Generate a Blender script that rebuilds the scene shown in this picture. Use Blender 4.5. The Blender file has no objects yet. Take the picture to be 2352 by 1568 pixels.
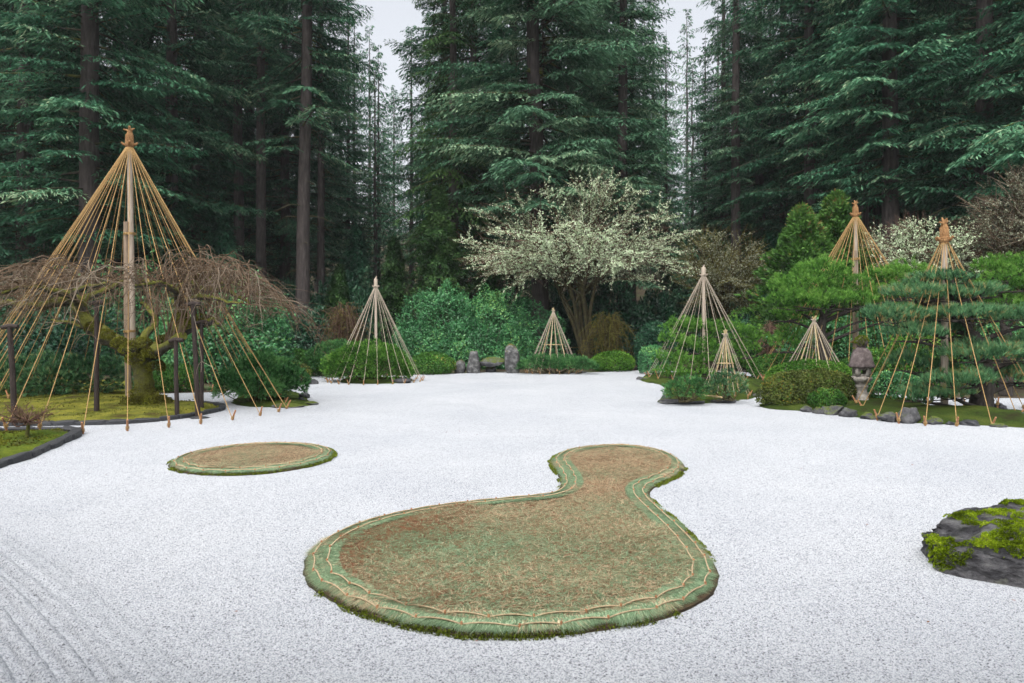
import bpy, bmesh, math, random
import numpy as np
from mathutils import Vector, Matrix, noise, geometry

# ------------------------------------------------------------------ camera
# level 24 mm lens, 2.1 m above the gravel, looking along +Y; horizon a little above mid-picture
SC = bpy.context.scene
COL = SC.collection
CAM_H = 2.1
cam_data = bpy.data.cameras.new('camera')
cam_data.sensor_width = 36.0
cam_data.lens = 24.0
cam_data.shift_y = -34.0 / 2352.0
cam_data.clip_end = 2000.0
cam_data.clip_start = 0.05
cam_data.dof.use_dof = True
cam_data.dof.focus_distance = 9.5
cam_data.dof.aperture_fstop = 2.0
cam = bpy.data.objects.new('camera', cam_data)
cam.location = (0, 0, CAM_H)
cam.rotation_euler = (math.radians(90), 0, 0)
COL.objects.link(cam)
SC.camera = cam

# ------------------------------------------------------------------ overcast sky and light
SUN_EL, SUN_AZ = math.radians(62), math.radians(200)     # azimuth measured from +Y clockwise
world = bpy.data.worlds.new('World')
SC.world = world
world.use_nodes = True
wn = world.node_tree
wn.nodes.clear()
sky = wn.nodes.new('ShaderNodeTexSky')
sky.sky_type = 'NISHITA'
sky.sun_disc = False
sky.sun_elevation = SUN_EL
sky.sun_rotation = SUN_AZ
sky.air_density = 1.0
sky.dust_density = 6.0
sky.ozone_density = 1.0
hs = wn.nodes.new('ShaderNodeHueSaturation')            # cloud cover: nearly colourless
hs.inputs['Saturation'].default_value = 0.24
hs.inputs['Value'].default_value = 1.0
bg = wn.nodes.new('ShaderNodeBackground')
bg.inputs['Strength'].default_value = 0.15
wo = wn.nodes.new('ShaderNodeOutputWorld')
wn.links.new(sky.outputs[0], hs.inputs['Color'])
wn.links.new(hs.outputs[0], bg.inputs['Color'])
wn.links.new(bg.outputs[0], wo.inputs['Surface'])

sun_data = bpy.data.lights.new('sun', 'SUN')
sun_data.energy = 0.6
sun_data.angle = math.radians(70)
sun_data.color = (1.0, 0.985, 0.96)
sun = bpy.data.objects.new('sun', sun_data)
d = Vector((math.sin(SUN_AZ) * math.cos(SUN_EL), math.cos(SUN_AZ) * math.cos(SUN_EL), math.sin(SUN_EL)))
sun.rotation_euler = d.to_track_quat('Z', 'Y').to_euler()
COL.objects.link(sun)

SC.view_settings.view_transform = 'Standard'
SC.view_settings.look = 'None'
SC.view_settings.gamma = 1.0
SC.view_settings.use_curve_mapping = False
SC.view_settings.exposure = 1.10
SC.render.engine = 'CYCLES'
SC.cycles.max_bounces = 6
SC.cycles.diffuse_bounces = 3
SC.cycles.transmission_bounces = 3
SC.cycles.volume_bounces = 1
SC.cycles.caustics_reflective = False
SC.cycles.caustics_refractive = False
SC.cycles.use_denoising = True
SC.cycles.volume_step_rate = 4.0

# ------------------------------------------------------------------ helpers
R = np.random.default_rng(7)
random.seed(7)
PI = math.pi
F = 1568.0     # focal length in units of a 2352-wide picture
HX, HY = 1176.0, 750.0

def G(x, y, z=0.0):
    """a point of the photo that lies at height z -> place in the garden (metres)"""
    Y = (CAM_H - z) * F / (y - HY)
    return np.array([(x - HX) / F * Y, Y, z])

def P(x, y, Y):
    """a point of the photo at distance Y -> place in the garden"""
    return np.array([(x - HX) / F * Y, Y, CAM_H - (y - HY) / F * Y])

def U(a, b, n=None):
    return R.uniform(a, b, n)

class MB:
    def __init__(s):
        s.V, s.F, s.T, s.n = [], [], [], 0
    def add(s, v, f, t=0.5):
        v = np.asarray(v, float).reshape(-1, 3); f = np.asarray(f, np.int64)
        if len(f) == 0: return s
        s.V.append(v); s.F.append(f + s.n)
        s.T.append(np.full(len(f), t, float) if np.isscalar(t) else np.asarray(t, float))
        s.n += len(v)
        return s
    def empty(s): return s.n == 0
    def mesh(s, name, mat, off=(0, 0, 0), smooth=False):
        me = bpy.data.meshes.new(name)
        V = np.concatenate(s.V) - np.asarray(off, float)
        me.vertices.add(len(V)); me.vertices.foreach_set('co', V.ravel().astype(np.float32))
        loops = np.concatenate([f.ravel() for f in s.F])
        tot = np.concatenate([np.full(len(f), f.shape[1]) for f in s.F])
        st = np.concatenate([[0], np.cumsum(tot)[:-1]])
        me.loops.add(len(loops)); me.loops.foreach_set('vertex_index', loops.astype(np.int32))
        me.polygons.add(len(tot)); me.polygons.foreach_set('loop_start', st.astype(np.int32))
        me.update(calc_edges=True)
        a = me.attributes.new('tint', 'FLOAT', 'FACE')
        a.data.foreach_set('value', np.concatenate(s.T).astype(np.float32))
        if smooth: me.polygons.foreach_set('use_smooth', np.ones(len(tot), bool))
        me.materials.append(mat)
        return me

LOC = {}
LABELS = {}
def tag(o, label, cat, group=None):
    o['label'] = label; o['category'] = cat
    if group: o['group'] = group
    LABELS.setdefault(label, []).append((o.name, group))
    return o

def thing(name, label, cat, loc=(0, 0, 0), group=None):
    o = bpy.data.objects.new(name, None)
    o.empty_display_size = 0.2
    o.location = loc
    COL.objects.link(o)
    LOC[o.name] = np.array(loc, float)
    return tag(o, label, cat, group)

def obj(name, me, parent=None, loc=(0, 0, 0)):
    o = bpy.data.objects.new(name, me)
    COL.objects.link(o)
    o.location = loc
    if parent is not None: o.parent = parent
    return o

def part(name, mb, mat, parent, smooth=False):
    """a mesh of its own under a thing (or under one of its parts); geometry given in garden metres"""
    r = parent
    while r.parent is not None: r = r.parent
    o = bpy.data.objects.new(name, mb.mesh(name, mat, LOC[r.name], smooth))
    COL.objects.link(o); o.parent = parent
    return o

def solo(name, mb, mat, label=None, cat=None, group=None, kind=None, smooth=False, loc=None):
    if loc is None:
        V = np.concatenate(mb.V); loc = np.array([V[:, 0].mean(), V[:, 1].mean(), V[:, 2].min()])
    o = bpy.data.objects.new(name, mb.mesh(name, mat, loc, smooth))
    o.location = loc; COL.objects.link(o); LOC[o.name] = np.array(loc, float)
    if kind: o['kind'] = kind
    if cat: tag(o, label, cat, group)
    elif label: o['label'] = label
    return o

def unit(v):
    v = np.asarray(v, float)
    return v / np.maximum(np.linalg.norm(v, axis=-1, keepdims=True), 1e-9)

def frames(pts):
    T = np.gradient(pts, axis=0); T = unit(T)
    ref = np.array([0, 0, 1.0]) if abs(T[0][2]) < 0.9 else np.array([1.0, 0, 0])
    A = np.zeros_like(T); B = np.zeros_like(T)
    a = unit(np.cross(T[0], ref))
    for i in range(len(T)):
        a = a - T[i] * np.dot(a, T[i]); a = unit(a)
        A[i] = a; B[i] = np.cross(T[i], a)
    return A, B

def tube(mb, pts, rad, n=6, t=0.5, cap=True, wob=0.0):
    pts = np.asarray(pts, float); k = len(pts)
    rad = np.full(k, rad, float) if np.isscalar(rad) else np.asarray(rad, float)
    A, B = frames(pts)
    th = np.arange(n) * 2 * PI / n
    rr = rad[:, None] * np.ones((k, n))
    if wob: rr = rr * (1 + wob * R.normal(size=(k, n)))
    V = pts[:, None] + rr[..., None] * (np.cos(th)[None, :, None] * A[:, None] + np.sin(th)[None, :, None] * B[:, None])
    i = np.arange(k - 1)[:, None] * n; j = np.arange(n)[None]; j2 = (j + 1) % n
    f = np.stack([i + j, i + j2, i + n + j2, i + n + j], -1).reshape(-1, 4)
    V = V.reshape(-1, 3)
    mb.add(V, f, t)
    if cap:
        c = np.stack([np.full(n, 0), (np.arange(n) + 1) % n + 1, np.arange(n) + 1], -1)
        mb.add(np.vstack([pts[:1], V[:n]]), c, t)
        mb.add(np.vstack([pts[-1:], V[-n:]]), c[:, ::-1], t)
    return mb

def spline(p, n, closed=False):
    """Catmull-Rom through p, n samples per span"""
    p = np.asarray(p, float); m = len(p); out = []
    spans = m if closed else m - 1
    for i in range(spans):
        if closed: a, b, c, d_ = p[(i - 1) % m], p[i], p[(i + 1) % m], p[(i + 2) % m]
        else: a, b, c, d_ = p[max(i - 1, 0)], p[i], p[i + 1], p[min(i + 2, m - 1)]
        t = (np.arange(n) / n)[:, None]
        out.append(0.5 * (2 * b + (c - a) * t + (2 * a - 5 * b + 4 * c - d_) * t ** 2 + (3 * b - a - 3 * c + d_) * t ** 3))
    if not closed: out.append(p[-1:])
    return np.concatenate(out)

def resample(p, step, closed=True):
    q = np.vstack([p, p[:1]]) if closed else p
    s = np.concatenate([[0], np.cumsum(np.linalg.norm(np.diff(q, axis=0), axis=1))])
    n = max(4, int(round(s[-1] / step)))
    u = np.linspace(0, s[-1], n + 1)
    if closed: u = u[:-1]
    return np.stack([np.interp(u, s, q[:, i]) for i in range(q.shape[1])], -1)

def edge_dist(pts, poly):
    a = poly; b = np.roll(poly, -1, 0); d_ = b - a
    L2 = (d_ ** 2).sum(1)
    out = np.empty(len(pts))
    for s in range(0, len(pts), 4000):
        q = pts[s:s + 4000]
        t = np.clip(((q[:, None] - a[None]) * d_[None]).sum(-1) / L2, 0, 1)
        out[s:s + 4000] = np.sqrt((((a[None] + t[..., None] * d_[None]) - q[:, None]) ** 2).sum(-1).min(1))
    return out

def inside(pts, poly):
    x, y = pts[:, 0], pts[:, 1]; r = np.zeros(len(pts), bool)
    a = poly; b = np.roll(poly, -1, 0)
    for (x0, y0), (x1, y1) in zip(a, b):
        if y0 == y1: continue
        r ^= ((y0 > y) != (y1 > y)) & (x < (x1 - x0) * (y - y0) / (y1 - y0) + x0)
    return r

def vnoise(p, scale, seed=0.0):
    return np.array([noise.noise(Vector((q[0] * scale + seed, q[1] * scale - seed, q[2] * scale + 2 * seed))) for q in p])

_pg = np.random.default_rng(3)
_K = [( _pg.normal(size=(24, 3)), _pg.uniform(0, 2 * PI, 24)) for _ in range(4)]
def snoise(p, scale, which=0):
    """fast smooth random field, about -1..1"""
    k, ph = _K[which % 4]
    return np.sin(np.asarray(p) * scale @ (k.T * 1.4) + ph).sum(-1) / 4.9

def fill(poly, step):
    """triangulate a closed outline with inner points about step apart -> pts2d, tris"""
    lo, hi = poly.min(0), poly.max(0)
    gx, gy = np.meshgrid(np.arange(lo[0], hi[0], step), np.arange(lo[1], hi[1], step))
    g = np.stack([gx.ravel(), gy.ravel()], -1) + U(-.3, .3, (gx.size, 2)) * step
    g = g[inside(g, poly)]
    g = g[edge_dist(g, poly) > step * .55]
    n = len(poly)
    pts = [Vector(q) for q in poly] + [Vector(q) for q in g]
    v, e, f, *_ = geometry.delaunay_2d_cdt(pts, [(i, (i + 1) % n) for i in range(n)], [list(range(n))], 1, 1e-6)
    v = np.array([(q[0], q[1]) for q in v])
    f = np.array([t for t in f if len(t) == 3])
    return v, f

# ---- foliage makers (vectorised; every leaf is its own little face)
def rand_dirs(n):
    return unit(R.normal(size=(n, 3)))

def leaf_quads(mb, p, d_, nrm, L, W, t):
    """diamond leaves: p base, d_ direction, nrm approximate leaf normal"""
    n = len(p); d_ = unit(d_)
    s = unit(np.cross(d_, nrm)); up = np.cross(s, d_)
    L = np.broadcast_to(L, (n,))[:, None]; W = np.broadcast_to(W, (n,))[:, None]
    a = p; b = p + d_ * L * .48 + s * W * .5 + up * W * .12; c = p + d_ * L; e = p + d_ * L * .48 - s * W * .5 + up * W * .12
    V = np.stack([a, b, c, e], 1).reshape(-1, 3)
    mb.add(V, np.arange(4 * n).reshape(n, 4), t)

def needle_tris(mb, p, d_, L, W, t):
    n = len(p); d_ = unit(d_)
    s = unit(np.cross(d_, rand_dirs(n)))
    L = np.broadcast_to(L, (n,))[:, None]; W = np.broadcast_to(W, (n,))[:, None]
    V = np.stack([p - s * W * .5, p + s * W * .5, p + d_ * L], 1).reshape(-1, 3)
    mb.add(V, np.arange(3 * n).reshape(n, 3), t)

def tufts(mb, p, d_, k, L, W, spread, t, stem=0.0):
    """pine tufts: k needles fanning round d_ at every p"""
    n = len(p); pp = np.repeat(p, k, 0); dd = np.repeat(unit(d_), k, 0)
    q = unit(dd + rand_dirs(n * k) * spread)
    LL = np.repeat(np.broadcast_to(L, (n,)), k) * U(.7, 1.1, n * k)
    tt = np.clip(np.repeat(np.broadcast_to(t, (n,)), k) + U(-.12, .12, n * k), 0, 1)
    if stem: pp = pp + dd * (U(0, stem, n * k)[:, None])
    needle_tris(mb, pp, q, LL, W, tt)

# ------------------------------------------------------------------ materials
def new_mat(name):
    m = bpy.data.materials.new(name); m.use_nodes = True
    nt = m.node_tree; nt.nodes.clear()
    out = nt.nodes.new('ShaderNodeOutputMaterial')
    b = nt.nodes.new('ShaderNodeBsdfPrincipled')
    nt.links.new(b.outputs[0], out.inputs['Surface'])
    return m, nt, b, out

def ramp(nt, stops, interp='LINEAR'):
    r = nt.nodes.new('ShaderNodeValToRGB'); cr = r.color_ramp; cr.interpolation = interp
    while len(cr.elements) < len(stops): cr.elements.new(0.5)
    for e, (p, c) in zip(cr.elements, stops):
        e.position = p; e.color = (*c, 1) if len(c) == 3 else c
    return r

def tex(nt, kind, scale, detail=3, rough=.6, stretch=None, coord='Object'):
    tc = nt.nodes.new('ShaderNodeTexCoord'); mp = nt.nodes.new('ShaderNodeMapping')
    if stretch: mp.inputs['Scale'].default_value = stretch
    nt.links.new(tc.outputs[coord], mp.inputs[0])
    if kind == 'noise':
        n = nt.nodes.new('ShaderNodeTexNoise'); n.inputs['Detail'].default_value = detail; n.inputs['Roughness'].default_value = rough
    else:
        n = nt.nodes.new('ShaderNodeTexVoronoi')
    n.inputs['Scale'].default_value = scale
    nt.links.new(mp.outputs[0], n.inputs['Vector'])
    return n

def bump(nt, b, src, strength, dist=.02, chain=None):
    bp = nt.nodes.new('ShaderNodeBump'); bp.inputs['Strength'].default_value = strength; bp.inputs['Distance'].default_value = dist
    nt.links.new(src, bp.inputs['Height'])
    if chain: nt.links.new(chain.outputs[0], bp.inputs['Normal'])
    nt.links.new(bp.outputs[0], b.inputs['Normal'])
    return bp

def leaf_mat(name, stops, rough=.55, transl=.25, vary=.25, spec=.12):
    """leaf colours picked per leaf from the tint stored on it, slightly different on every plant"""
    m, nt, b, out = new_mat(name)
    at = nt.nodes.new('ShaderNodeAttribute'); at.attribute_name = 'tint'
    r = ramp(nt, stops)
    nt.links.new(at.outputs['Fac'], r.inputs[0])
    oi = nt.nodes.new('ShaderNodeObjectInfo')
    mr = nt.nodes.new('ShaderNodeMapRange'); mr.inputs[3].default_value = 1 - vary; mr.inputs[4].default_value = 1 + vary
    nt.links.new(oi.outputs['Random'], mr.inputs[0])
    hsv = nt.nodes.new('ShaderNodeHueSaturation')
    nt.links.new(r.outputs[0], hsv.inputs['Color']); nt.links.new(mr.outputs[0], hsv.inputs['Value'])
    nt.links.new(hsv.outputs[0], b.inputs['Base Color'])
    b.inputs['Roughness'].default_value = rough
    b.inputs['Specular IOR Level'].default_value = spec
    tr = nt.nodes.new('ShaderNodeBsdfTranslucent'); nt.links.new(hsv.outputs[0], tr.inputs['Color'])
    mx = nt.nodes.new('ShaderNodeMixShader'); mx.inputs[0].default_value = transl
    nt.links.new(b.outputs[0], mx.inputs[1]); nt.links.new(tr.outputs[0], mx.inputs[2])
    nt.links.new(mx.outputs[0], out.inputs['Surface'])
    return m

def noise_mat(name, stops, scale, detail=4, stretch=None, rough=.85, bump_s=.5, bump_scale=None, bump_d=.02, spec=.3, coord='Object', moss=None):
    m, nt, b, out = new_mat(name)
    n = tex(nt, 'noise', scale, detail, .65, stretch, coord)
    r = ramp(nt, stops); nt.links.new(n.outputs[0], r.inputs[0])
    col = r.outputs[0]
    if moss:       # moss growing where the surface faces up
        colr, lo, hi, ms = moss
        ge = nt.nodes.new('ShaderNodeNewGeometry'); sp = nt.nodes.new('ShaderNodeSeparateXYZ')
        nt.links.new(ge.outputs['Normal'], sp.inputs[0])
        n2 = tex(nt, 'noise', ms, 4, .6)
        ad = nt.nodes.new('ShaderNodeMath'); ad.operation = 'ADD'
        sc_ = nt.nodes.new('ShaderNodeMath'); sc_.operation = 'MULTIPLY_ADD'; sc_.inputs[1].default_value = 1.6; sc_.inputs[2].default_value = -.8
        nt.links.new(n2.outputs[0], sc_.inputs[0]); nt.links.new(sc_.outputs[0], ad.inputs[0]); nt.links.new(sp.outputs[2], ad.inputs[1])
        mr = nt.nodes.new('ShaderNodeMapRange'); mr.inputs[1].default_value = lo; mr.inputs[2].default_value = hi
        nt.links.new(ad.outputs[0], mr.inputs[0])
        n3 = tex(nt, 'noise', 25, 3, .6)
        r3 = ramp(nt, [(.3, tuple(c * .5 for c in colr)), (.7, colr)]); nt.links.new(n3.outputs[0], r3.inputs[0])
        mx = nt.nodes.new('ShaderNodeMix'); mx.data_type = 'RGBA'
        nt.links.new(mr.outputs[0], mx.inputs[0]); nt.links.new(col, mx.inputs[6]); nt.links.new(r3.outputs[0], mx.inputs[7])
        col = mx.outputs[2]
    nt.links.new(col, b.inputs['Base Color'])
    b.inputs['Roughness'].default_value = rough; b.inputs['Specular IOR Level'].default_value = spec
    if bump_s:
        n4 = tex(nt, 'noise', bump_scale or scale * 2, 5, .65, stretch, coord)
        bump(nt, b, n4.outputs[0], bump_s, bump_d)
    return m

M = {}
M['bark_fir'] = noise_mat('bark_fir', [(0.3, (0.026, 0.022, 0.021)), (0.55, (0.064, 0.053, 0.050)), (0.75, (0.112, 0.098, 0.092))], 3.0, 5, (3, 3, .5), .9, .9, 6, .05)
M['bark_dark'] = noise_mat('bark_dark', [(.3, (.02, .017, .015)), (.6, (.05, .042, .036)), (.8, (.10, .085, .07))], 9, 5, (1.5, 1.5, .6), .9, .8, 14, .02)
M['bark_moss'] = noise_mat('bark_moss', [(0.35, (0.028, 0.023, 0.019)), (0.6, (0.072, 0.066, 0.057)), (0.8, (0.132, 0.132, 0.120))], 9, 5, None, .9, .8, 22, .03, moss=((.125, .13, .018), -.45, .15, 3.5))
M['bark_moss2'] = noise_mat('bark_moss2', [(0.35, (0.036, 0.027, 0.015)), (0.6, (0.072, 0.066, 0.030)), (0.8, (0.096, 0.102, 0.030))], 7, 4, None, .95, .6, 20, .02)
M['bough_wood'] = noise_mat('bough_wood', [(.35, (.018, .015, .012)), (.52, (.045, .04, .025)), (.64, (.085, .095, .02)), (.8, (.12, .13, .025))], 1.1, 4, None, .95, .4, 20, .01)
M['twig'] = leaf_mat('twig', [(0, (0.046, 0.028, 0.016)), (0.5, (0.112, 0.074, 0.045)), (1, (0.205, 0.171, 0.132))], .8, 0, .1, .2)
M['twig_red'] = leaf_mat('twig_red', [(0, (0.051, 0.025, 0.019)), (0.5, (0.102, 0.055, 0.038)), (1, (0.153, 0.102, 0.072))], .8, 0, .1, .2)
M['pole'] = noise_mat('pole', [(.3, (.30, .235, .18)), (.6, (.44, .37, .30)), (.85, (.52, .46, .39))], 6, 4, (6, 6, .5), .65, .25, 20, .004)
M['pole_old'] = noise_mat('pole_old', [(.3, (.17, .12, .08)), (.6, (.31, .235, .17)), (.85, (.42, .34, .26))], 6, 4, (6, 6, .4), .7, .35, 20, .005)
M['bamboo'] = noise_mat('bamboo', [(.3, (.38, .28, .14)), (.6, (.48, .38, .21)), (.85, (.52, .44, .28))], 5, 3, (5, 5, .6), .45, .1, 20, .002)
M['straw'] = noise_mat('straw', [(.3, (.20, .115, .045)), (.55, (.38, .245, .10)), (.8, (.50, .36, .18))], 60, 3, None, .9, .6, 120, .006)
M['straw_pale'] = noise_mat('straw_pale', [(.3, (.27, .22, .17)), (.55, (.40, .34, .27)), (.8, (.50, .44, .36))], 60, 3, None, .9, .5, 120, .005)
M['peg'] = noise_mat('peg', [(.3, (.22, .10, .05)), (.6, (.40, .20, .10)), (.85, (.5, .3, .17))], 30, 3, None, .8, .4, 60, .004)
M['post'] = noise_mat('post', [(0.3, (0.015, 0.011, 0.009)), (0.6, (0.042, 0.030, 0.026)), (0.85, (0.078, 0.060, 0.052))], 10, 4, (4, 4, .4), .8, .6, 30, .01)
M['slate'] = noise_mat('slate', [(0.3, (0.012, 0.013, 0.015)), (0.55, (0.030, 0.032, 0.036)), (0.8, (0.072, 0.072, 0.075))], 12, 5, None, .55, .6, 30, .015, .5)
M['stone'] = noise_mat('stone', [(0.3, (0.028, 0.028, 0.029)), (0.5, (0.066, 0.066, 0.070)), (0.72, (0.138, 0.138, 0.140))], 6, 6, None, .8, .8, 16, .03, moss=((.07, .10, .012), .75, 1.15, 4))
M['stone_pale'] = noise_mat('stone_pale', [(0.32, (0.020, 0.020, 0.020)), (0.5, (0.068, 0.068, 0.068)), (0.68, (0.192, 0.192, 0.188))], 5, 6, None, .85, .8, 14, .03, moss=((.11, .105, .012), .5, .95, 4))
M['stone_mossy'] = noise_mat('stone_mossy', [(0.3, (0.028, 0.028, 0.029)), (0.5, (0.066, 0.066, 0.070)), (0.72, (0.138, 0.138, 0.140))], 6, 6, None, .85, .8, 16, .03, moss=((.085, .115, .012), .45, .9, 4))
M['granite'] = noise_mat('granite', [(0.28, (0.109, 0.094, 0.080)), (0.5, (0.290, 0.262, 0.231)), (0.75, (0.544, 0.516, 0.453))], 9, 7, None, .85, .5, 40, .01)
M['granite_dark'] = noise_mat('granite_dark', [(0.28, (0.046, 0.036, 0.036)), (0.5, (0.111, 0.088, 0.086)), (0.75, (0.221, 0.189, 0.182))], 9, 7, None, .85, .5, 40, .01)
M['moss_cap'] = leaf_mat('moss_cap', [(0, (.05, .06, .01)), (.5, (.13, .17, .02)), (1, (.22, .28, .03))], .9, .2, .1, .1)
M['soil'] = noise_mat('soil', [(.35, (.018, .013, .008)), (.55, (.04, .03, .015)), (.7, (.06, .085, .015))], 9, 5, None, .95, .8, 40, .02)

# moss lawn
def moss_mat(name, a, b_, c, brown):
    m, nt, b, out = new_mat(name)
    n1 = tex(nt, 'noise', 1.3, 4, .6); n2 = tex(nt, 'noise', 30, 4, .7)
    r1 = ramp(nt, [(.32, brown), (.45, a), (.6, b_), (.78, c)]); nt.links.new(n1.outputs[0], r1.inputs[0])
    r2 = ramp(nt, [(.3, (.45, .45, .45)), (.7, (1.15, 1.15, 1.15))]); nt.links.new(n2.outputs[0], r2.inputs[0])
    mx = nt.nodes.new('ShaderNodeMix'); mx.data_type = 'RGBA'; mx.blend_type = 'MULTIPLY'; mx.inputs[0].default_value = 1
    nt.links.new(r1.outputs[0], mx.inputs[6]); nt.links.new(r2.outputs[0], mx.inputs[7])
    nt.links.new(mx.outputs[2], b.inputs['Base Color']); b.inputs['Roughness'].default_value = .95; b.inputs['Specular IOR Level'].default_value = .1
    n3 = tex(nt, 'noise', 45, 4, .7); bump(nt, b, n3.outputs[0], .9, .03)
    return m
M['moss'] = moss_mat('moss', (.12, .13, .02), (.24, .23, .036), (.11, .15, .02), (.075, .058, .018))
M['moss_dark'] = moss_mat('moss_dark', (.035, .06, .010), (.06, .085, .014), (.09, .11, .02), (.03, .024, .012))
M['moss_near'] = moss_mat('moss_near', (.06, .10, .010), (.14, .175, .018), (.07, .13, .012), (.07, .07, .018))

def gravel_mat():
    m, nt, b, out = new_mat('gravel')
    v = tex(nt, 'voronoi', 105)
    sp = nt.nodes.new('ShaderNodeSeparateColor'); nt.links.new(v.outputs['Color'], sp.inputs[0])
    r = ramp(nt, [(0, (.06, .063, .07)), (.05, (.26, .272, .29)), (.13, (.43, .447, .472)), (.5, (.525, .545, .57)), (1, (.61, .625, .645))])
    nt.links.new(sp.outputs[0], r.inputs[0])
    # joints between the stones, and hollows where a few stones are missing
    rj = ramp(nt, [(.42, (1, 1, 1)), (.8, (.45, .455, .475))]); nt.links.new(v.outputs['Distance'], rj.inputs[0])
    n = tex(nt, 'noise', 42, 4, .75)
    rn = ramp(nt, [(.27, (.45, .46, .49)), (.40, (1, 1, 1))]); nt.links.new(n.outputs[0], rn.inputs[0])
    nl = tex(nt, 'noise', .35, 4, .6); rl = ramp(nt, [(.3, (.86, .87, .89)), (.7, (1, 1, 1))]); nt.links.new(nl.outputs[0], rl.inputs[0])
    def mul(x, y):
        mx = nt.nodes.new('ShaderNodeMix'); mx.data_type = 'RGBA'; mx.blend_type = 'MULTIPLY'; mx.inputs[0].default_value = 1
        nt.links.new(x, mx.inputs[6]); nt.links.new(y, mx.inputs[7]); return mx.outputs[2]
    nt.links.new(mul(mul(mul(r.outputs[0], rj.outputs[0]), rn.outputs[0]), rl.outputs[0]), b.inputs['Base Color'])
    b.inputs['Roughness'].default_value = .8; b.inputs['Specular IOR Level'].default_value = .2
    n3 = tex(nt, 'noise', 70, 3, .7)
    inv = nt.nodes.new('ShaderNodeMath'); inv.operation = 'SUBTRACT'
    nt.links.new(n3.outputs[0], inv.inputs[0]); nt.links.new(v.outputs['Distance'], inv.inputs[1])
    bump(nt, b, inv.outputs[0], .6, .010)
    return m
M['gravel'] = gravel_mat()

def needle_mat():
    m, nt, b, out = new_mat('dry_needles')
    at = nt.nodes.new('ShaderNodeAttribute'); at.attribute_name = 'tint'
    r = ramp(nt, [(0, (0.138, 0.040, 0.017)), (0.14, (0.230, 0.098, 0.046)), (0.24, (0.103, 0.063, 0.034)), (0.38, (0.310, 0.213, 0.121)), (0.56, (0.667, 0.529, 0.345)), (0.63, (0.437, 0.368, 0.207)), (0.7, (0.073, 0.129, 0.060)), (0.84, (0.153, 0.251, 0.133)), (0.93, (0.269, 0.379, 0.222)), (1, (0.441, 0.539, 0.343))])
    nt.links.new(at.outputs['Fac'], r.inputs[0]); nt.links.new(r.outputs[0], b.inputs['Base Color'])
    b.inputs['Roughness'].default_value = .6; b.inputs['Specular IOR Level'].default_value = .3
    return m
M['needles'] = needle_mat()
M['needle_base'] = noise_mat('needle_base', [(.3, (.035, .02, .012)), (.6, (.075, .05, .025)), (.8, (.06, .065, .03))], 20, 5, None, .9, .8, 50, .02)
M['rope'] = noise_mat('rope', [(.3, (.30, .22, .13)), (.6, (.46, .36, .23)), (.8, (.55, .45, .31))], 50, 3, None, .9, .4, 120, .004)

L_ = leaf_mat
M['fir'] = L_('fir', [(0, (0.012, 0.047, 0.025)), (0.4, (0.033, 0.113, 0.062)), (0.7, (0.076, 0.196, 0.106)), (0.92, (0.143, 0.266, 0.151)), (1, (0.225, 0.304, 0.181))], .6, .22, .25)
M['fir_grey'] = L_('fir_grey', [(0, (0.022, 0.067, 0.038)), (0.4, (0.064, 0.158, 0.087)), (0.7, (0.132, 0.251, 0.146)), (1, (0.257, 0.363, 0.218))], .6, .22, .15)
M['cedar'] = L_('cedar', [(0, (0.011, 0.034, 0.009)), (0.5, (0.034, 0.085, 0.025)), (1, (0.078, 0.149, 0.043))], .55, .25, .15)
M['cypress'] = L_('cypress', [(0, (.015, .05, .010)), (.5, (.055, .14, .025)), (.85, (.10, .21, .045)), (1, (.20, .15, .05))], .55, .12, .12)
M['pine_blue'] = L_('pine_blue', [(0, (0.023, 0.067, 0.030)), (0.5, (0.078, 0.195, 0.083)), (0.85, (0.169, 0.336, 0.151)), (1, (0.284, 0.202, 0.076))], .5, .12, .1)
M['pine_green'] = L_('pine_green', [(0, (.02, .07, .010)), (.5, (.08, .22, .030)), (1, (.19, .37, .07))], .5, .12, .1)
M['pine_mid'] = L_('pine_mid', [(0, (0.018, 0.057, 0.018)), (0.5, (0.055, 0.172, 0.053)), (1, (0.143, 0.310, 0.099))], .5, .12, .1)
M['camellia'] = L_('camellia', [(0, (0.017, 0.074, 0.027)), (0.45, (0.059, 0.208, 0.079)), (0.8, (0.120, 0.336, 0.122)), (1, (0.239, 0.457, 0.127))], .35, .15, .12, .32)
M['rhodo'] = L_('rhodo', [(0, (0.007, 0.033, 0.018)), (0.5, (0.021, 0.079, 0.041)), (1, (0.051, 0.142, 0.069))], .40, .15, .12, .25)
M['azalea'] = L_('azalea', [(0, (0.018, 0.060, 0.009)), (0.5, (0.050, 0.144, 0.024)), (0.85, (0.094, 0.216, 0.039)), (1, (0.220, 0.180, 0.033))], .5, .12, .15)
M['azalea_brown'] = L_('azalea_brown', [(0, (0.025, 0.034, 0.009)), (0.4, (0.072, 0.095, 0.023)), (0.7, (0.111, 0.134, 0.032)), (0.88, (0.068, 0.146, 0.027)), (1, (0.255, 0.190, 0.027))], .5, .12, .1)
M['azalea_bright'] = L_('azalea_bright', [(0, (.02, .07, .008)), (.5, (.07, .18, .022)), (1, (.16, .30, .04))], .5, .12, .1)
M['lichen'] = L_('lichen', [(0, (0.354, 0.462, 0.265)), (0.5, (0.631, 0.787, 0.505)), (1, (0.850, 0.850, 0.696))], .9, .2, .05, .1)
M['lichen_dim'] = L_('lichen_dim', [(0, (.13, .13, .08)), (.5, (.25, .27, .18)), (1, (.42, .45, .34))], .9, .2, .05, .1)
M['moss_twig'] = L_('moss_twig', [(0, (.07, .05, .02)), (.5, (.13, .11, .03)), (1, (.19, .19, .045))], .9, .2, .1, .1)
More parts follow.
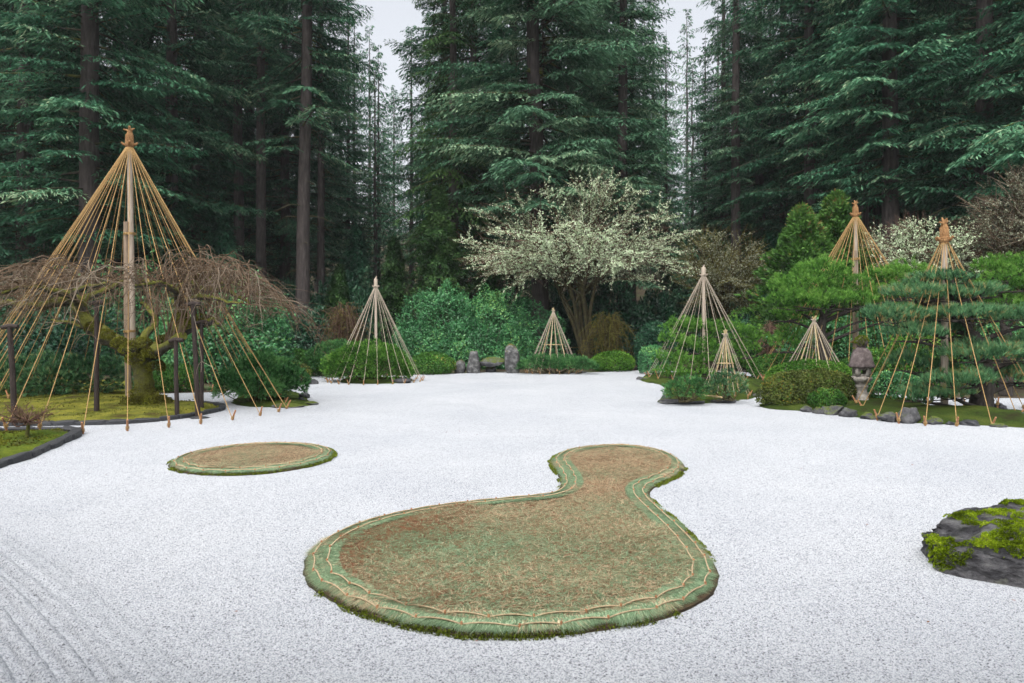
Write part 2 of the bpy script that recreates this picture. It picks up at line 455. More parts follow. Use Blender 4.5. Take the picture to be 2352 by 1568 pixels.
M['litter'] = L_('litter', [(0, (.25, .05, .03)), (.5, (.20, .09, .04)), (1, (.10, .05, .03))], .7, .1, .1)

# ================================================================== the setting
def terrain_z(x, y):
    r = -.02 + .012 * np.clip(y - 33, 0, 12) + .19 * np.clip(y - 48, 0, 170)
    r = r + .10 * np.clip(np.abs(x) - 34, 0, 60) * np.clip((y - 8) / 20, 0, 1)
    return r + .25 * snoise(np.stack([x, y, 0 * x], -1), .12) * np.clip((y - 36) / 8, 0, 1)

def build_ground():
    xs = np.concatenate([np.linspace(-420, -60, 10)[:-1], np.linspace(-60, 60, 61), np.linspace(60, 420, 10)[1:]])
    ys = np.concatenate([np.linspace(-60, 30, 20)[:-1], np.linspace(30, 90, 41), np.linspace(90, 420, 16)[1:]])
    X, Y = np.meshgrid(xs, ys)
    V = np.stack([X, Y, terrain_z(X.ravel(), Y.ravel()).reshape(X.shape)], -1).reshape(-1, 3)
    nx = len(xs); i = np.arange(len(ys) - 1)[:, None] * nx + np.arange(nx - 1)[None]
    f = np.stack([i, i + 1, i + nx + 1, i + nx], -1).reshape(-1, 4)
    mb = MB().add(V, f)
    m = noise_mat('forest_floor', [(.3, (.022, .017, .01)), (.5, (.055, .04, .022)), (.62, (.04, .06, .018)), (.75, (.06, .085, .02))], .6, 6, None, .95, .8, 12, .06)
    solo('ground', mb, m, 'mossy brown forest floor rising behind the garden', kind='structure', smooth=True, loc=(0, 0, 0))
build_ground()

gv = [np.array(q, float) for q in [(-30, -8), (-30, 20)]]
gv += [G(*q)[:2] for q in [(300, 905), (400, 902), (500, 899), (600, 885), (690, 868), (712, 862), (780, 862), (860, 863), (950, 861), (1060, 857), (1160, 853.5),
                           (1210, 857), (1290, 857), (1370, 855), (1440, 850.5), (1500, 850), (1600, 851), (1700, 853), (1760, 862), (1850, 893), (2050, 903), (2200, 913), (2352, 915)]]
gv += [np.array(q, float) for q in [(24, 18.5), (30, 18), (30, -8)]]
gravel_poly = resample(np.vstack([gv[0], gv[1], spline(gv[2:-2], 4), gv[-2], gv[-1]]), .7)
gv_, gf_ = fill(gravel_poly, 1.2)
gz = .012 * snoise(np.c_[gv_, 0 * gv_[:, 0]], .5) * np.clip((gv_[:, 1] - 3) / 4, 0, 1)
GRAVEL = solo('gravel_court', MB().add(np.c_[gv_, gz], gf_), M['gravel'], 'white raked gravel court', kind='structure', smooth=True, loc=(0, 0, 0))

# rake furrows in the near corner of the court, real ridges in the gravel
def build_furrows():
    st = .022
    xs = np.arange(-6.2, -1.2, st); ys = np.arange(2.6, 6.9, st)
    X, Y = np.meshgrid(xs, ys)
    # distance in from a gently bending first furrow
    a = (X + 4.63) * .672 + (Y - 6.33) * .741 + .035 * (Y - 5.2) ** 2
    dpt = -a
    env = np.clip(dpt / .10, 0, 1) * np.clip((6.75 - Y) / .5, 0, 1) * np.clip((X + 6.1) / .3, 0, 1)
    wob = .018 * snoise(np.stack([X, Y, 0 * X], -1), 1.1) + .006 * snoise(np.stack([X, Y, 0 * X], -1), 6, 1)
    ph = (dpt + wob) / .165
    z = .002 + env * (.15 * (np.abs(np.sin(ph * PI)) ** .5 - .78)) + env * .006 * snoise(np.stack([X, Y, 0 * X], -1), 24, 2)
    z = z + .016 * np.exp(-((dpt + .03) / .05) ** 2) * np.clip((6.75 - Y) / .5, 0, 1)
    keep = (dpt > -.25)
    z = np.where(dpt < -.18, -.012, z)
    z[0] = z[-1] = -.015; z[:, 0] = -.015
    nx = len(xs); i = np.arange(len(ys) - 1)[:, None] * nx + np.arange(nx - 1)[None]
    f = np.stack([i, i + 1, i + nx + 1, i + nx], -1).reshape(-1, 4)
    ok = keep.ravel()[f].all(1)
    V = np.stack([X, Y, z + .014], -1).reshape(-1, 3)
    f = f[ok]
    u, inv = np.unique(f.ravel(), return_inverse=True)
    return MB().add(V[u], inv.reshape(-1, 4))
part('raked_furrows', build_furrows(), M['gravel'], GRAVEL, smooth=True)

def ccw(p):
    a = (p[:, 0] * np.roll(p[:, 1], -1) - np.roll(p[:, 0], -1) * p[:, 1]).sum()
    return p if a > 0 else p[::-1].copy()

def inward(p):
    t = unit(np.roll(p, -1, 0) - np.roll(p, 1, 0)); return np.stack([-t[:, 1], t[:, 0]], -1)

# ---- rocks
def ico(sub):
    bm = bmesh.new(); bmesh.ops.create_icosphere(bm, subdivisions=sub, radius=1)
    v = np.array([q.co[:] for q in bm.verts]); f = np.array([[w.index for w in q.verts] for q in bm.faces]); bm.free()
    return v, f
ICO = {k: ico(k) for k in (1, 2, 3, 4, 5)}

def rock(size, seed, sub=3, facets=9, rough=.05, c=(0, 0, 0), rot=0.0):
    """a faceted stone: a ball cut by random planes, then roughened"""
    rg = np.random.default_rng(seed)
    v, f = ICO[sub]; v = v.copy()
    for _ in range(facets):
        n = unit(rg.normal(size=3)); dd = rg.uniform(.55, .85)
        s = v @ n; v -= np.clip(s - dd, 0, None)[:, None] * n * .92
    v *= (1 + rough * snoise(v + seed, 2.2, seed) + rough * .5 * snoise(v - seed, 6, seed + 1))[:, None]
    v *= np.asarray(size) / np.abs(v).max(0)
    cs, sn = math.cos(rot), math.sin(rot)
    v = np.stack([v[:, 0] * cs - v[:, 1] * sn, v[:, 0] * sn + v[:, 1] * cs, v[:, 2]], -1)
    return v + np.asarray(c), f

def place_rock(px, py, hw, hgt, label, mat='stone', seed=1, depth=.8, sunk=.35, z=0.0, name='garden_stone', group=None, facets=9, rough=.05, rot=0.0, sub=3, cat='stone'):
    """a stone whose foot shows at (px, py); hw half width and hgt height in picture units"""
    g = G(px, py, z); s = g[1] / F
    w, h = hw * s, hgt * s
    hz = h / (2 - sunk * 2) * 1.0
    v, f = rock((w, w * depth, hz), seed, sub, facets, rough, (g[0], g[1] + w * depth * .75, z + h - hz), rot)
    return solo(name, MB().add(v, f), M[mat], label, cat, group, smooth=True)

# ---- slate edging stones: a few shapes shared by all of them
def slab_mesh(seed):
    bm = bmesh.new(); bmesh.ops.create_cube(bm, size=1)
    bmesh.ops.bevel(bm, geom=bm.edges[:], offset=.14, segments=1, affect='EDGES')
    bmesh.ops.subdivide_edges(bm, edges=[e for e in bm.edges if e.calc_length() > .5], cuts=1)
    rg = np.random.default_rng(seed)
    for v in bm.verts: v.co += Vector(rg.uniform(-.05, .05, 3))
    me = bpy.data.meshes.new('edging_stone'); bm.to_mesh(me); bm.free(); me.materials.append(M['slate'])
    return me
SLABS = [slab_mesh(k) for k in range(6)]

def edging(parent, path, seg=(.34, .62), width=.15, height=.13, z=.03):
    base = LOC[parent.name]
    s = np.concatenate([[0], np.cumsum(np.linalg.norm(np.diff(path, axis=0), axis=1))])
    u = 0.0
    while u < s[-1] - .15:
        l = U(*seg); a = np.array([np.interp(u, s, path[:, i]) for i in (0, 1)]); b = np.array([np.interp(min(u + l, s[-1]), s, path[:, i]) for i in (0, 1)])
        u += l
        d_ = b - a; ln = np.linalg.norm(d_)
        if ln < .05: continue
        o = obj('edging_stone', SLABS[R.integers(6)], parent)
        c = (a + b) / 2
        o.location = (c[0] - base[0], c[1] - base[1], z + U(-.012, .012) - base[2])
        o.rotation_euler = (U(-.08, .08), U(-.05, .05), math.atan2(d_[1], d_[0]) + U(-.05, .05))
        o.scale = (ln * 1.02, width * U(.8, 1.2), height * U(.85, 1.15))

def bed(name, label, outline, h, mat, edge=None, step=.3, lump=.05, cat='planting bed', ew=.15):
    p = ccw(resample(outline, .25))
    v, f = fill(p, step)
    dd = edge_dist(v, p)
    q = np.c_[v, 0 * v[:, 0]]
    z = .01 + h * (1 - np.exp(-dd / .45)) + lump * np.clip(dd / .4, 0, 1) * snoise(q, 1.6, 1) + lump * .4 * np.clip(dd / .2, 0, 1) * snoise(q, 6, 2)
    z[dd < 1e-4] = -.02
    c = v.mean(0)
    root = thing(name, label, cat, (c[0], c[1], 0))
    part('moss_cover', MB().add(np.c_[v, z], f), M[mat], root, smooth=True)
    if edge is not None:
        edging(root, edge, width=ew)
        # cushions and sprigs of moss standing up from the lawn, only where it lies near
        n = 26000; q = U(0, 1, (n, 2)) * (p.max(0) - p.min(0)) + p.min(0); q = q[inside(q, p)]; q = q[(edge_dist(q, p) > .1) & (np.abs(q[:, 0]) < .8 * q[:, 1] + .5)]; d2 = edge_dist(q, p); m = len(q); q3 = np.c_[q, 0 * d2]
        keep = snoise(q3, 2.5, 3) + U(-.7, .7, m) > 0; q, d2, q3 = q[keep], d2[keep], q3[keep]; m = len(q)
        zq = .01 + h * (1 - np.exp(-d2 / .45)) + lump * np.clip(d2 / .4, 0, 1) * snoise(q3, 1.6, 1) + lump * .4 * np.clip(d2 / .2, 0, 1) * snoise(q3, 6, 2)
        mb = MB(); leaf_quads(mb, np.c_[q, zq - .008], unit(R.normal(size=(m, 3)) * (.6, .6, .2) + (0, 0, .8)), rand_dirs(m), U(.02, .05, m), U(.02, .045, m), np.clip(.35 + .3 * snoise(q3, 3, 1) + U(-.2, .3, m), 0, 1))
        part('moss_sprigs', mb, M['moss_sprig'], root)['kind'] = 'stuff'
    return root

def GG(pts, n=5):
    return spline([G(*q)[:2] for q in pts], n)

M['moss_sprig'] = leaf_mat('moss_sprig', [(0, (.05, .05, .012)), (.5, (.13, .14, .02)), (1, (.20, .20, .03))], .9, .2, .1, .05)
# left island under the weeping tree
e1 = GG([(-420, 990), (-200, 984), (0, 977), (100, 977), (200, 975), (280, 973), (350, 968), (400, 963), (440, 957), (480, 949), (508, 942), (514, 936), (490, 931), (450, 927)])
o1 = np.vstack([e1, GG([(410, 920), (380, 910), (350, 903)]), [(-11.5, 24), (-15, 26), (-26, 26), (-26, 14.5)]])
left_island = bed('moss_island', 'yellow green moss bed edged with slate under the weeping tree', o1, .13, 'moss', e1, .35, .04)
# small bed at the left edge
e2 = GG([(-260, 1160), (-120, 1115), (0, 1071), (60, 1054), (110, 1031), (150, 1013), (176, 1001), (180, 995), (160, 990), (110, 990), (60, 991), (0, 993), (-120, 998)])
o2 = np.vstack([e2, [(-14, 13), (-14, 8.5)]])
front_bed = bed('moss_bed', 'small bright moss bed with curved slate edge and dwarf shrub', o2, .07, 'moss_near', e2, .2, .035, ew=.17)
# right island of stones and clipped shrubs
o3 = GG([(1738, 928), (1752, 936), (1790, 941), (1850, 944), (1950, 955), (2060, 967), (2150, 974), (2260, 979), (2352, 984), (2500, 992), (2560, 975), (2500, 952), (2340, 950), (2220, 945), (2130, 930), (2020, 907), (1900, 903), (1800, 905), (1745, 912)])
right_island = bed('stone_edged_bed', 'dark green moss bed edged with boulders around the layered pine', o3, .15, 'moss_dark', None, .3, .05)
# island of the middle right pine
o4 = GG([(1512, 916), (1530, 925), (1580, 928), (1640, 925), (1720, 918), (1752, 905), (1765, 880), (1735, 866), (1650, 862), (1560, 862), (1490, 864), (1468, 870), (1480, 878), (1515, 884), (1525, 900)])
mid_island = bed('pine_island', 'low moss island beneath the pine and pale rope cone right of centre', o4, .16, 'moss_dark', None, .3, .06)
o5 = GG([(520, 925), (560, 934), (640, 936), (700, 934), (728, 928), (715, 920), (700, 905), (650, 895), (560, 900)])
shrub_island = bed('shrub_island', 'mossy stone rimmed patch beneath the round blue green pine', o5, .07, 'moss_dark', None, .25, .04)
o6 = GG([(770, 876), (800, 880.5), (860, 882), (920, 881), (950, 877), (945, 870), (860, 866), (790, 868)])
mound_island = bed('mound_island', 'low mossy stone mound beneath the clipped pine and pale ropes', o6, .12, 'moss_dark', None, .25, .05)

# ================================================================== needle-covered islands
def needle_island(name, label, outline, greens, per_m2, fringe_m):
    p = ccw(resample(outline, .06)); n = len(p); nin = inward(p)
    # smooth the normals so the fringe turns gently
    for _ in range(6): nin = unit(nin + np.roll(nin, 1, 0) + np.roll(nin, -1, 0))
    c = p.mean(0)
    root = thing(name, label, 'garden mat', (c[0], c[1], 0))
    top = .042
    def surf(d_): return .024 + (top - .024) * (1 - np.exp(-d_ / .08))
    v, f = fill(ccw(resample(outline, .12)), .12)
    dd = edge_dist(v, p)
    z = surf(dd) + .012 * snoise(np.c_[v, 0 * dd], 2.2) * np.clip(dd / .3, 0, 1)
    part('mat_base', MB().add(np.c_[v, z - .008], f), M['needle_base'], root, smooth=True)
    # earth rim below the mat
    mb = MB(); a = np.arange(n); b = (a + 1) % n
    rag = .004 * snoise(np.c_[p, 0 * p[:, 0]], 4) + .007 * snoise(np.c_[p, 0 * p[:, 0]], 15, 1)
    ring = [np.c_[p + nin * .05, np.full(n, .020)], np.c_[p - nin * (.0 + rag * .5)[:, None], .014 + .2 * rag], np.c_[p - nin * (.022 + 1.2 * rag)[:, None], np.full(n, -.01)]]
    for k in (0, 1):
        mb.add(np.vstack([ring[k], ring[k + 1]]), np.stack([a, b, b + n, a + n], -1))
    rim = part('earth_rim', mb, M['soil'], root, smooth=True)
    # moss tufts on the rim
    k = int(n * 60); i = R.integers(0, n, k)
    keep = snoise(np.c_[p[i], 0 * i], 1.3, 3) + .8 * snoise(np.c_[p[i], 0 * i], 9, 1) + U(-.4, .4, k) > .15
    i = i[keep]; k = len(i)
    rd = U(-.02, .045, k) + 1.2 * rag[i]; q = np.c_[p[i] + np.stack([-nin[i][:, 1], nin[i][:, 0]], -1) * U(-.03, .03, k)[:, None] - nin[i] * rd[:, None], np.clip(.014 - rd * .4, 0, .02)]
    mb = MB(); leaf_quads(mb, q, unit(np.c_[-nin[i] * .6, np.full(k, 1.0)] + R.normal(size=(k, 3)) * .5), rand_dirs(k), U(.012, .030, k), U(.008, .016, k), U(0, 1, k))
    o = part('rim_moss', mb, M['moss_cap'], rim); o['kind'] = 'stuff'
    # loose dry needles
    lo, hi = p.min(0), p.max(0)
    m = int((hi - lo).prod() * per_m2)
    q = U(0, 1, (m, 2)) * (hi - lo) + lo
    q = q[inside(q, p)]; de = edge_dist(q, p); q = q[de > .18]; m = len(q)
    gp, red = greens(q)
    u = U(0, 1, m)
    t = np.where(u < gp, U(.66, .97, m), np.where(u < gp + red, U(.0, .16, m), np.clip(R.normal(.40, .15, m), .12, .62)))
    th = U(0, 2 * PI, m) * .65 + R.normal(0, .5, m)
    tilt = np.abs(R.normal(0, .12, m))
    d_ = np.stack([np.cos(th) * np.cos(tilt), np.sin(th) * np.cos(tilt), np.sin(tilt) * U(-.5, 1, m)], -1)
    pos = np.c_[q, top - .006 + U(0, .026, m) + .012 * snoise(np.c_[q, 0 * q[:, 0]], 2.2)]
    mb = MB(); L = U(.06, .135, m); W = U(.003, .006, m)
    s = np.stack([-np.sin(th), np.cos(th), 0 * th], -1) * W[:, None] * .5
    e = pos + d_ * L[:, None]; e2 = (pos + e) / 2 + np.c_[R.normal(0, .006, (m, 2)), U(0, .008, m)]
    mb.add(np.stack([pos - s, pos + s, e], 1).reshape(-1, 3), np.arange(3 * m).reshape(m, 3), t)
    o = part('dry_needles', mb, M['needles'], root); o['kind'] = 'stuff'
    # two tiers of combed pine needles along the edge
    per = np.linalg.norm(np.roll(p, -1, 0) - p, axis=1).sum()
    for tier, (o0, o1, z0, z1) in enumerate([(.30, .115, top + .010, top + .008), (.16, -.004, top + .008, .029)]):
        m = int(per * fringe_m)
        sI = U(0, n, m); i = sI.astype(int) % n
        base = p[i] + (p[(i + 1) % n] - p[i]) * (sI % 1)[:, None]; nn = nin[i]; tt = np.stack([-nn[:, 1], nn[:, 0]], -1)
        # bundles: neighbours lean the same way
        lean = .45 * snoise(np.c_[base, 0 * sI], 9, tier) + R.normal(0, .22, m)
        st = U(o1 + .09, o0, m); en = np.maximum(o1 + .022 * snoise(np.c_[base, 0 * sI], 11, 3) + R.normal(0, .018, m) + np.abs(R.normal(0, .025, m)), st - .24)
        A = np.c_[base + nn * st[:, None], z0 + (z1 - z0) * 0 + U(-.006, .014, m)]
        B = np.c_[base + nn * en[:, None] + tt * (lean * (st - en))[:, None], z1 + U(-.012, .014, m)]
        br = snoise(np.c_[base, 0 * sI], 3.1, 2 + tier) + .5 * snoise(np.c_[base, 0 * sI], 9, tier)
        t = np.where(br * .6 + R.normal(0, .42, m) > .72, U(.26, .58, m), U(.68, 1.0, m))
        s = np.c_[tt, 0 * st] * U(.004, .0065, m)[:, None] * .5
        mid = (A + B) / 2 + np.c_[np.zeros((m, 2)), np.full(m, .012)]
        mb = MB()
        mb.add(np.stack([A - s, A + s, B], 1).reshape(-1, 3), np.arange(3 * m).reshape(m, 3), t)
        o = part('needle_fringe', mb, M['needles'], root); o['kind'] = 'stuff'
    # two ropes pegged down at intervals
    for off, zz, ph in ((.062, top + .008, 0), (.185, top + .018, .5)):
        nb = int(per / .36); idx = ((np.arange(nb) + ph) / nb * n)
        idx = (idx + R.normal(0, n / nb * .05, nb)).astype(int) % n
        pegs = np.c_[p[idx] + nin[idx] * off, np.full(nb, zz - .004)]
        mb = MB(); path = []
        for k in range(nb):
            a_, b_ = pegs[k], pegs[(k + 1) % nb]
            u = np.linspace(0, 1, 7)[:-1, None]
            i0, i1 = idx[k], idx[(k + 1) % nb]
            ii = (i0 + u[:, 0] * ((i1 - i0) % n)).astype(int) % n
            arc = np.c_[p[ii] + nin[ii] * off, np.full(6, zz)]
            bow = (4 * u * (1 - u))
            path.append(arc * .8 + (a_ + (b_ - a_) * u) * .2 + bow * np.c_[nin[ii] * .018, np.full(6, .014)])
        path = np.vstack(path); path = np.vstack([path, path[:1]])
        tube(mb, path, .0065, 5, .5, False)
        rp = part('border_rope', mb, M['rope'], root, smooth=True)
        for k in range(nb):
            mb = MB(); q = pegs[k]
            tube(mb, [q + (0, 0, -.03), q + (0, 0, .018), q + (.002, 0, .024)], [.009, .010, .006], 6)
            part('tie_peg', mb, M['peg'], rp)
    return root

zt = .028
gourd = [(700, 1312), (704, 1277), (728, 1247), (775, 1220), (835, 1197), (905, 1179), (985, 1164), (1060, 1154), (1140, 1146), (1215, 1139), (1262, 1133), (1284, 1121), (1289, 1104), (1281, 1083), (1268, 1064),
         (1271, 1050), (1292, 1037), (1330, 1028), (1382, 1023), (1430, 1022), (1482, 1027), (1530, 1038), (1560, 1053), (1570, 1070), (1561, 1086), (1534, 1101), (1503, 1115), (1490, 1128), (1499, 1146), (1530, 1175),
         (1570, 1210), (1606, 1246), (1633, 1280), (1648, 1311), (1644, 1341), (1620, 1369), (1570, 1395), (1500, 1416), (1420, 1432), (1330, 1445), (1240, 1453), (1150, 1455), (1060, 1450), (960, 1436), (870, 1414), (800, 1389), (745, 1359), (710, 1336)]
def gourd_cols(q):
    y = q[:, 1]; x = q[:, 0]
    far = np.clip((y - 6.6) / 2.2, 0, 1)
    g = .56 - .42 * far + .16 * snoise(np.c_[q, 0 * x], 1.1, 1)
    left = np.clip((-1.05 - x + .25 * (y - 5.5) + .25 * snoise(np.c_[q, 0 * x], 2.5)) / .5, 0, 1)
    return np.clip(g - .25 * left, .06, .7), np.clip(.15 + .42 * left + .05 * snoise(np.c_[q, 0 * x], 1.7), .02, .6)
needle_island('needle_mat', 'large gourd shaped mat of dry pine needles with roped green border', spline([G(x, y, zt)[:2] for x, y in gourd], 4), gourd_cols, 11000, 2300)
th = np.linspace(0, 2 * PI, 48, endpoint=False)
needle_island('needle_mat', 'small round mat of tan pine needles left of the gourd shaped one', np.stack([-4.10 + 1.22 * np.cos(th), 10.9 + 1.26 * np.sin(th)], -1),
              lambda q: (np.clip(.14 + .14 * snoise(np.c_[q, 0 * q[:, 0]], 1.6), .03, .5), np.full(len(q), .08)), 7000, 1800)

# ================================================================== mossy boulder in the near right
def boulder():
    base = [(3.62, 5.78, -.12), (3.84, 6.45, -.12), (4.4, 6.95, -.12), (5.6, 6.85, -.12), (5.9, 5.6, -.12), (4.9, 5.12, -.12), (4.12, 5.36, -.12)]
    topp = [P(2107, 1222, 6.32), P(2152, 1191, 6.5), P(2205, 1175, 6.65), P(2352, 1162, 6.8), P(2140, 1238, 5.98), P(2232, 1272, 5.72), P(2300, 1262, 5.72), P(2352, 1288, 5.48), (5.3, 6.3, .42), (5.6, 5.8, .34), (4.9, 5.35, .26), (4.6, 6.2, .33)]
    topp += [P(2110, 1258, 6.38), P(2150, 1300, 5.85)]
    bm = bmesh.new()
    for q in base + topp: bm.verts.new(q)
    bmesh.ops.convex_hull(bm, input=bm.verts[:])
    bmesh.ops.triangulate(bm, faces=bm.faces[:])
    for _ in range(6):
        ed = [e for e in bm.edges if e.calc_length() > .036]
        if not ed: break
        bmesh.ops.subdivide_edges(bm, edges=ed, cuts=1); bmesh.ops.triangulate(bm, faces=bm.faces[:])
    bm.normal_update(); bm.verts.index_update()
    v = np.array([q.co[:] for q in bm.verts]); nr = np.array([q.normal[:] for q in bm.verts]); f = np.array([[w.index for w in q.verts] for q in bm.faces]); bm.free()
    # layered, cracked faces
    lay = v @ np.array([.35, .25, 1.0])
    dsp = .030 * snoise(v, 2.6) + .020 * snoise(v, 7, 1) - .030 * np.clip(.35 - np.abs(snoise(v * (1, 1, 1.8), 4.5, 2)), 0, 1) - .018 * np.clip(.4 - np.abs(snoise(v * (1, 1, 2), 11, 3)), 0, 1) + .008 * snoise(v, 30, 3)
    side = 1 - np.clip(nr[:, 2], 0, 1)
    dsp += side * (.022 * np.abs(np.sin(lay * 42 + 2.2 * snoise(v, 3, 2))) - .012)
    return v + nr * dsp[:, None], f
bv, bf = boulder()
rock_m, nt, b, out = new_mat('boulder')
n1 = tex(nt, 'noise', 5, 7, .65, (1, 1, 2.2)); r1 = ramp(nt, [(.32, (.010, .010, .011)), (.44, (.04, .039, .044)), (.54, (.12, .118, .126)), (.7, (.27, .27, .27))]); nt.links.new(n1.outputs[0], r1.inputs[0])
n2 = tex(nt, 'noise', 4.2, 5, .6); r2 = ramp(nt, [(.56, (0, 0, 0)), (.66, (1, 1, 1))]); nt.links.new(n2.outputs[0], r2.inputs[0])
mx = nt.nodes.new('ShaderNodeMix'); mx.data_type = 'RGBA'; nt.links.new(r2.outputs[0], mx.inputs[0]); nt.links.new(r1.outputs[0], mx.inputs[6]); mx.inputs[7].default_value = (.24, .25, .20, 1)
nt.links.new(mx.outputs[2], b.inputs['Base Color']); b.inputs['Roughness'].default_value = .5; b.inputs['Specular IOR Level'].default_value = .5
n3 = tex(nt, 'noise', 7, 11, .74, (1, 1, 2.4)); bump(nt, b, n3.outputs[0], 1.0, .14)
BO = thing('mossy_boulder', 'dark boulder with bright green moss cushions on the white gravel', 'boulder', (4.6, 6.1, 0))
rb = part('rock', MB().add(bv, bf), rock_m, BO, smooth=True)
# moss cushions: patches lifted off the rock, each with its own blades
fc = bv[bf].mean(1); fn = np.cross(bv[bf][:, 1] - bv[bf][:, 0], bv[bf][:, 2] - bv[bf][:, 0]); fa = np.linalg.norm(fn, axis=1) / 2; fn = unit(fn)
cush = [(P(2150, 1250, 6.0), .20, .7), (P(2175, 1275, 5.85), .15, .5), (P(2205, 1265, 5.9), .12, .5), (P(2222, 1188, 6.5), .14, .35), (P(2265, 1258, 5.85), .13, .5), (P(2290, 1245, 5.9), .10, .5), (P(2300, 1192, 6.45), .16, .5), (P(2330, 1245, 6.0), .2, .6), (P(2348, 1185, 6.6), .16, .5), (P(2345, 1272, 5.7), .14, .6), (P(2335, 1170, 6.7), .14, .4), (np.array([4.75, 5.95, .33]), .2, .5), (np.array([5.15, 6.3, .40]), .22, .5), (np.array([4.6, 5.5, .26]), .16, .5), (np.array([5.4, 5.8, .36]), .16, .5)]
for c, rad, _ in cush:
    dist = np.sqrt((((fc - c) * (1, 1, .8)) ** 2).sum(1)) / rad + .38 * snoise(fc, 9, 1) + .18 * snoise(fc, 25, 2)
    pf = np.where((dist < 1) & (fn[:, 2] > -.1))[0]
    if len(pf) < 8: continue
    n_ = int(fa[pf].sum() * 42000)
    i = R.choice(pf, n_, p=fa[pf] / fa[pf].sum())
    w = R.dirichlet((1, 1, 1), n_)
    q = (bv[bf[i]] * w[..., None]).sum(1); hh = np.clip(1 - dist[i], 0, 1) ** .5 * .022
    q = q + fn[i] * (hh * U(.2, 1, n_) + .003 + .012 * np.clip(snoise(q, 28), -.5, 1))[:, None]
    mb = MB()
    leaf_quads(mb, q, unit(fn[i] + R.normal(size=(n_, 3)) * .6), rand_dirs(n_), U(.008, .018, n_), U(.006, .011, n_), np.clip(.45 + .30 * snoise(q, 12, 3) + U(-.3, .3, n_), 0, 1))
    part('moss_cushion', mb, M['moss_boulder'] if 'moss_boulder' in M else M.setdefault('moss_boulder', leaf_mat('moss_boulder', [(0, (.07, .10, .008)), (.4, (.20, .29, .015)), (.8, (.34, .46, .025)), (1, (.44, .52, .05))], .8, .35, .12, .05)), rb)

M['straw_dark'] = noise_mat('straw_dark', [(.3, (.15, .075, .03)), (.55, (.30, .165, .07)), (.8, (.42, .27, .13))], 45, 4, (1, 1, .3), .9, .8, 90, .01)
# ================================================================== rope cones over the pines (winter supports)
def ring_path(c, r, n=14, tilt=0.0):
    a = np.linspace(0, 2 * PI, n + 1)
    return np.asarray(c) + np.stack([r * np.cos(a), r * np.sin(a), tilt * np.cos(a)], -1)

def on_bed(x, y):
    for o in (o1, o2, o3, o4):
        if inside(np.array([[x, y]]), o)[0]: return .10
    return .0

